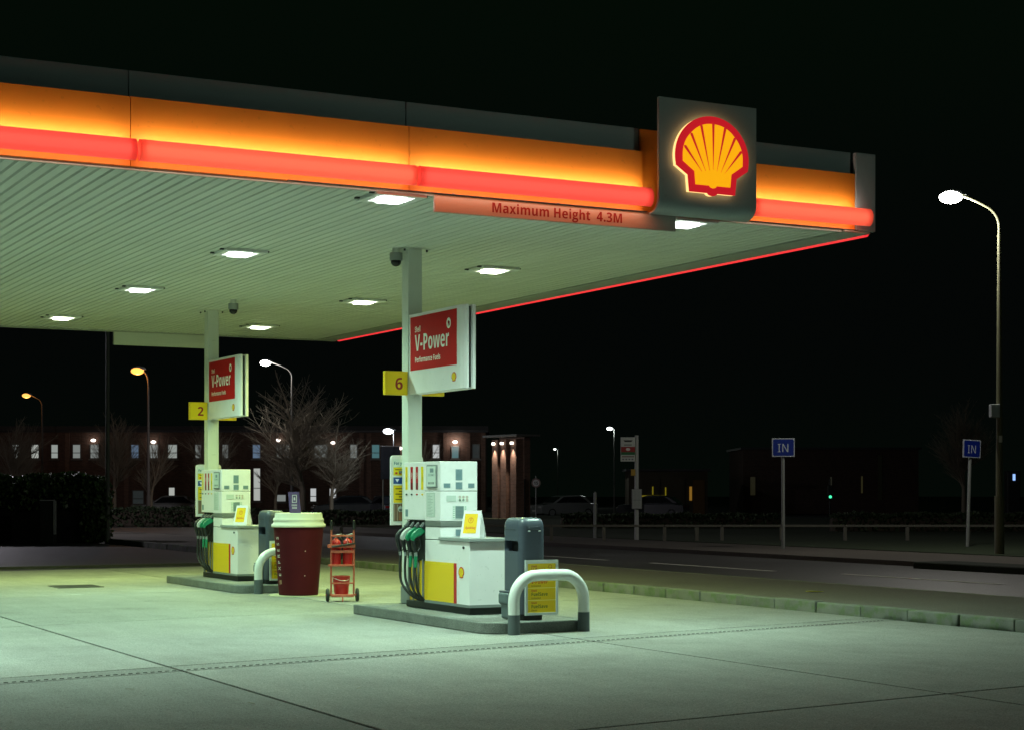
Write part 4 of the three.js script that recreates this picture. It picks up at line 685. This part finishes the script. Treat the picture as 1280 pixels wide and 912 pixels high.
// ---------------------------------------------------------------- buildings
const brick = mat(1, 1, 1, 0.9, { map: brickMap });
{
  const D = 126, px = D / FOCAL, X = (p) => (p - 640) * px, Y = (p) => EYE - (p - 614) * px;   // measured sizes, written in metres below
  const b = thing('office_building', 'long two storey brick office building with lit windows behind the trees', 'building', far(-21, D), FACING);
  const L = (p) => X(p) + 21;
  part(b, 'wall', metric(span(L(-60), L(606), 0, 6.0, -12, 0)), mat(0.62, 0.62, 0.62, 0.9, { map: brickMap }));
  const roof = part(b, 'roof', span(L(-64), L(610), 6.0, 6.3, -12.3, 0.35), mat(0.05, 0.05, 0.05, 0.8)); part(roof, 'gutter', span(L(-64), L(610), 5.86, 5.995, 0.01, 0.2), M.dark);
  const paneMats = [glow(0.27, 0.30, 0.28), glow(0.38, 0.40, 0.37), glow(0.18, 0.20, 0.19), glow(0.09, 0.14, 0.21), glow(0.05, 0.13, 0.14), glow(0.012, 0.016, 0.016), glow(0.45, 0.47, 0.47)];
  const fr = mat(0.16, 0.16, 0.15, 0.6);
  const win = (x0, x1, y0, y1, k, bars = 1) => {
    const a = L(x0), c = L(x1), t = Y(y0), d = Y(y1), w = part(b, 'window', mg([span(a, a + 0.06, d, t, 0.01, 0.08), span(c - 0.06, c, d, t, 0.01, 0.08), span(a + 0.06, c - 0.06, t - 0.06, t, 0.01, 0.08), span(a + 0.06, c - 0.06, d, d + 0.06, 0.01, 0.08), ...(bars ? [span(a + 0.06, c - 0.06, d + (t - d) * 0.38, d + (t - d) * 0.38 + 0.05, 0.01, 0.08)] : [])]), fr);
    part(w, 'window_pane_light', span(a + 0.05, c - 0.05, d + 0.05, t - 0.05, 0.012, 0.03), paneMats[k]);
    part(w, 'sill', span(a - 0.08, c + 0.08, d - 0.1, d - 0.004, 0.01, 0.16), mat(0.22, 0.21, 0.19, 0.8));
  };
  for (const [x0, x1, k] of [[14, 25, 0], [38, 49, 1], [63, 73, 0], [90, 101, 2], [112, 124, 2], [163, 174, 3], [186, 198, 2], [209, 222, 0], [243, 252, 2], [277, 286, 2], [315, 326, 3], [345, 363, 2], [392, 410, 2], [437, 447, 2], [464, 475, 4], [540, 550, 6], [590, 600, 5]]) win(x0, x1, 554.5, 573, k);
  win(564, 574, 557, 573, 4, 0);
  win(210, 219, 608, 627, 1); win(316, 326, 584, 626, 1); win(345, 358, 617, 627, 2, 0); win(387, 396, 609, 627, 6); win(411, 421, 609, 627, 6); win(135, 143, 618, 622, 2, 0); win(165, 180, 612, 630, 5); win(282, 300, 600, 626, 2);
  // slim pipes and pilasters catching the wall lamps
  for (const p of [84, 158, 452, 461, 557, 585, 604]) part(b, 'pilaster', metric(span(L(p) - 0.16, L(p) + 0.16, 0, 5.8, 0.005, 0.14)), brick);
  for (const [p, y, cd] of [[117, 550, 0.25], [192, 552, 0.22], [348, 550, 0.3], [416, 553, 0.2], [569, 552, 2.2], [500, 560, 0.3]]) {
    const lx = L(p), ly = Y(y), lamp = part(b, 'wall_lamp', new THREE.SphereGeometry(0.14, 16, 10).scale(1.3, 0.8, 0.8).translate(lx, ly, 0.2), glow(4, 3.5, 3.1));
    part(lamp, 'lamp_bracket', box(0.08, 0.08, 0.12, lx, ly + 0.08, 0.07), M.dark);
    const l = new THREE.PointLight(lin(1, 0.86, 0.76), cd); l.shadow.radius = 4; l.castShadow = true; b.updateMatrixWorld(); l.position.copy(V(lx, ly - 0.04, 0.38).applyMatrix4(b.matrixWorld)); scene.add(l);
  }
}
{ // brick stair tower with three lit piers
  const t = thing('brick_tower', 'brick stair tower with three lamp lit piers right of the near pump', 'building', far(-1.13, 98.5), FACING - 0.98);
  part(t, 'wall', metric(span(0.0, 2.5, 0, 4.62, -0.9, -0.5)), brick);
  [0.3, 1.15, 2.15].forEach((x, i) => {
    part(t, 'pier', metric(span(x - 0.28, x + 0.28, 0, 4.5, -0.495, 0)), brick);
    part(t, 'door_gap', span(x + 0.36, x + 0.48, 0.0, 2.3, -0.49, -0.46), M.black);
    const lamp = part(t, 'wall_lamp', rbox(0.16, 0.14, 0.16, x, 4.28, 0.10, 0.03), glow(4, 3.5, 2.9)); part(lamp, 'lamp_bracket', box(0.1, 0.06, 0.1, x, 4.38, 0.06), M.dark);
    const l = new THREE.SpotLight(lin(1, 0.80, 0.62), 22, 12, 0.5, 0.6); t.updateMatrixWorld(); l.position.copy(V(x, 4.19, 0.14).applyMatrix4(t.matrixWorld)); l.target.position.copy(V(x, 0, 0.0).applyMatrix4(t.matrixWorld)); l.castShadow = true; scene.add(l, l.target);
  });
  part(t, 'roof_edge', span(-0.2, 3.2, 4.63, 4.74, -1.1, 0.5), mat(0.14, 0.14, 0.13, 0.7));
  solo('paved_yard', metric(span(-4.5, 5.5, 0, 0.02, -2, 2.2)), asph(3.2), 'pale paved yard at the foot of the brick stair tower', 'paving', far(1.0, 96, -0.055), FACING);
}
{ // low hedges before the car park
  const leaf = new THREE.BufferGeometry(); leaf.setAttribute('position', new THREE.Float32BufferAttribute([0, -0.06, 0, 0.05, 0, 0, 0, 0.07, 0, -0.05, 0, 0], 3)); leaf.setIndex([0, 1, 2, 0, 2, 3]); leaf.computeVertexNormals(); leaf.setAttribute('uv', new THREE.Float32BufferAttribute([0.5, 0, 1, 0.5, 0.5, 1, 0, 0.5], 2));
  const hm = mat(0.035, 0.06, 0.022, 0.7, { side: THREE.DoubleSide }), core = mat(0.07, 0.055, 0.04, 0.95);
  const hedge = (right, ahead, len, h, dep, label) => {
    const t = thing('hedge', label, 'hedge', far(right, ahead, -0.06), FACING); part(t, 'twig_core', rbox(len, h * 0.86, dep * 0.7, 0, h * 0.43, 0, 0.2), core);
    const N = Math.round(len * 260), im = new THREE.InstancedMesh(leaf, hm, N), m4 = new THREE.Matrix4(), q = new THREE.Quaternion();
    for (let i = 0; i < N; i++) { q.setFromEuler(new THREE.Euler(rr(-1.5, 1.5), rr(-3, 3), rr(-3, 3))); const top = rnd() < 0.5, x = rr(-len / 2, len / 2), s = rr(0.8, 1.6); m4.compose(V(x, top ? h * (0.84 + 0.16 * rnd() + 0.05 * Math.sin(x * 3)) : rr(0, h), top ? rr(-dep / 2, dep / 2) : dep * rr(0.34, 0.5)), q, V(s, s, s)); im.setMatrixAt(i, m4); }
    im.name = 'leaves'; im.userData.kind = 'stuff'; shade(im); t.add(im);
  };
  hedge(-17.5, 80, 12, 0.95, 1.2, 'long low dark hedge behind the far pump');
  hedge(-6.3, 78, 8.5, 0.8, 1.1, 'low dark hedge behind the fire trolley');
  hedge(6.5, 72, 9, 0.75, 1.1, 'low dark hedge behind the bus stop');
  hedge(21, 66, 18, 0.85, 1.2, 'long low dark hedge behind the blue IN signs');
}
// parked cars in the dark car park
{
  const paint = [mat(0.03, 0.035, 0.04, 0.25, { clearcoat: 1 }), mat(0.22, 0.23, 0.23, 0.3, { clearcoat: 1 }), mat(0.06, 0.07, 0.09, 0.25, { clearcoat: 1 })], glass = mat(0.012, 0.014, 0.016, 0.08);
  const car = (right, ahead, turn, k, label) => {
    const t = thing('parked_car', label, 'car', far(right, ahead, -0.06), turn, 'cars parked before the office');
    const low = poly([[-2.1, 0.28], [-2.15, 0.6], [-2.0, 0.82], [-1.1, 0.92], [1.35, 0.95], [2.05, 0.88], [2.12, 0.55], [2.08, 0.28], [1.75, 0.24], [-1.75, 0.24]]);
    part(t, 'body', extrude(low, 1.72, 0.06).translate(0, 0, -0.86), paint[k]);
    const cab = poly([[-1.2, 0.9], [-0.5, 1.36], [-0.2, 1.43], [0.9, 1.43], [1.2, 1.36], [1.75, 0.93]]);
    const c = part(t, 'cabin', extrude(cab, 1.46, 0.08).translate(0, 0, -0.73), paint[k]);
    for (const s of [-1, 1]) part(c, 'side_window', extrude(poly([[-0.95, 0.96], [-0.42, 1.32], [0.85, 1.36], [1.4, 0.98]]), 0.01).translate(0, 0, s > 0 ? 0.728 : -0.738), glass);
    part(c, 'windscreen', rbox(0.01, 0.62, 1.3, 0, 0, 0, 0.004).rotateZ(-0.985).translate(-0.87, 1.15, 0), glass);
    for (const x of [-1.32, 1.32]) for (const z of [-0.78, 0.78]) { const w = part(t, 'wheel', new THREE.TorusGeometry(0.24, 0.09, 10, 24).translate(x, 0.32, z), M.rubber); part(w, 'rim', new THREE.CylinderGeometry(0.2, 0.2, 0.12, 20).rotateX(Math.PI / 2).translate(x, 0.32, z), M.galv); }
    for (const z of [-0.62, 0.62]) { part(t, 'headlight', rbox(0.06, 0.12, 0.32, -2.1, 0.68, z, 0.03), mat(0.5, 0.5, 0.5, 0.15)); part(t, 'tail_light', rbox(0.05, 0.14, 0.3, 2.08, 0.74, z, 0.03), mat(0.25, 0.01, 0.01, 0.2)); }
    part(t, 'number_plate', rbox(0.02, 0.11, 0.5, -2.16, 0.45, 0, 0.004), mat(0.6, 0.6, 0.58, 0.4));
  };
  car(-21.3, 109, FACING + 0.15, 1, 'grey car parked behind the boundary pole'); car(-10.2, 108, FACING + 0.2, 0, 'dark car parked behind the giant cup'); car(-7.6, 107, FACING - 1.2, 2, 'dark blue car parked behind the fire trolley');
  car(3.3, 112, FACING + 0.5, 1, 'grey car parked right of the brick stair tower'); car(8.7, 108, FACING - 0.3, 0, 'dark car parked left of the yellow lit kiosk');
}
{ // a dark van-sized sign board left of the near post, and the amber kiosk beyond the bus stop
  const s = thing('notice_board', 'dark blue notice board under the flood lamp left of near post', 'notice board', far(-6.6, 95), FACING);
  part(s, 'board', rbox(1.05, 1.75, 0.06, 0, 3.15, 0, 0.02), mat(0.012, 0.022, 0.045, 0.5)); part(s, 'top_rail', rbox(1.1, 0.05, 0.1, 0, 4.06, 0, 0.01), M.galv);
  for (const x of [-0.4, 0.4]) part(s, 'leg', rod(V(x, 0, -0.06), V(x, 3.9, -0.06), 0.04), postMat);
  const k = thing('amber_kiosk', 'small kiosk with amber lit windows beyond the bus stop', 'kiosk', far(10.6, 120), FACING);
  part(k, 'wall', metric(span(-2.6, 2.8, 0, 3.0, -4, -0.02)), mat(0.07, 0.06, 0.04, 0.9)); part(k, 'roof', span(-2.8, 3.0, 3.0, 3.15, -4.2, 0.4), M.dark);
  const am = glow(0.14, 0.115, 0.004), am2 = glow(0.20, 0.10, 0.012);
  for (const [x0, x1, y0, y1, m] of [[-1.9, -1.0, 1.05, 1.35, am], [-0.95, -0.1, 1.1, 1.35, am], [1.55, 1.72, 1.0, 1.95, am2], [-1.0, -0.92, 1.4, 1.95, am], [-0.12, -0.04, 1.2, 1.9, am]]) part(k, 'window_light', span(x0, x1, y0, y1, 0.005, 0.04), m);
  for (const x of [-2.2, -0.5, 1.2]) part(k, 'window_frame', span(x, x + 0.07, 0.5, 2.5, 0.005, 0.06), mat(0.05, 0.045, 0.03, 0.8));
  part(k, 'door', span(1.8, 2.6, 0, 2.4, 0.005, 0.05), mat(0.16, 0.085, 0.03, 0.8));
  const tl = thing('traffic_signal', 'distant traffic signal showing a small green light', 'traffic signal', far(19.95, 110), FACING);
  part(tl, 'pole', rod(V(0, 0, 0), V(0, 2.4, 0), 0.05), M.dark); part(tl, 'signal_head', rbox(0.3, 0.9, 0.2, 0, 1.55, 0.1, 0.04), M.black); part(tl, 'green_signal_light', new THREE.SphereGeometry(0.09, 14, 10).translate(0, 1.28, 0.2), glow(0.1, 1.6, 0.7));
  const bs = thing('phone_box', 'distant box with a small bright blue lit panel at right edge', 'phone box', far(31.4, 110), FACING);
  part(bs, 'shell', rbox(0.8, 2.9, 0.8, 0, 1.45, 0, 0.05), M.dark); part(bs, 'panel_light', rbox(0.16, 0.4, 0.04, 0, 2.5, 0.42, 0.01), glow(0.35, 0.6, 1.2));
  const hs = thing('dark_house', 'unlit brick house with slit windows far behind the blue signs', 'building', far(24, 125), FACING);
  part(hs, 'wall', metric(span(-7.5, 5, 0, 4.6, -8, 0)), mat(0.25, 0.25, 0.25, 0.9, { map: brickMap }));
  part(hs, 'roof', span(-7.7, 5.2, 4.6, 4.75, -8.2, 0.2), M.dark);

  for (const [x, y, w, h, m] of [[-1.3, 2.1, 0.12, 1.1, glow(0.010, 0.010, 0.006)], [0.9, 2.1, 0.12, 1.2, glow(0.016, 0.014, 0.004)], [-7.0, 2.0, 0.35, 1.3, glow(0.010, 0.009, 0.004)], [2.1, 2.6, 0.3, 3.2, mat(0.06, 0.06, 0.03, 0.9)]]) part(hs, 'window_light', span(x, x + w, y - h / 2, y + h / 2, 0.005, 0.05), m);
}
// ---------------------------------------------------------------- small litter on the ground
{
  const lf = mat(0.30, 0.27, 0.17, 0.8, { side: THREE.DoubleSide });
  const put = (x, z, s, y, label, m) => solo('fallen_leaf', (() => { const g = extrude(poly([[-0.5, 0], [-0.2, 0.22], [0.3, 0.18], [0.55, -0.02], [0.2, -0.2], [-0.25, -0.16]]), 0.06, 0.01).scale(s, s, s * 0.4); return g.rotateX(-Math.PI / 2 + 0.15); })(), m, label, 'leaf', [x, y, z], rr(0, 6), 'scraps on the ground');
  put(4.45, -12.55, 0.09, 0.012, 'pale scrap on the dark slab at the bottom left', lf); put(5.55, -13.1, 0.06, 0.012, 'small pale scrap at the bottom left near the slab joint', lf);
  put(3.9, -13.9, 0.08, 0.012, 'thin pale scrap at the far bottom left', lf);
  put(16.2, -20.9, 0.25, 0.115, 'yellow scrap lying on the footway behind the kerb', mat(0.6, 0.5, 0.06, 0.7));
  const weed = new THREE.BufferGeometry(), P = []; for (let i = 0; i < 260; i++) { const x = rr(-0.5, 0.5), z = rr(-0.04, 0.06), a = rr(0, 6.28), l = rr(0.03, 0.09); P.push(x, 0, z, x + 0.012, 0, z + 0.01, x + Math.cos(a) * l * 0.6, l, z + Math.sin(a) * l * 0.6); }
  weed.setAttribute('position', new THREE.Float32BufferAttribute(P, 3)); weed.computeVertexNormals();
  for (const [z, n] of [[-16.9, 'weeds growing at the kerb foot near the joint with moss'], [-15.6, 'weeds growing at the kerb foot at the right edge']]) { const o = solo('weeds', weed, mat(0.06, 0.11, 0.03, 0.8, { side: THREE.DoubleSide }), n, 'weeds', [14.49, 0, z], Math.PI / 2); o.userData.kind = 'stuff'; }
}
renderer.render(scene, camera);
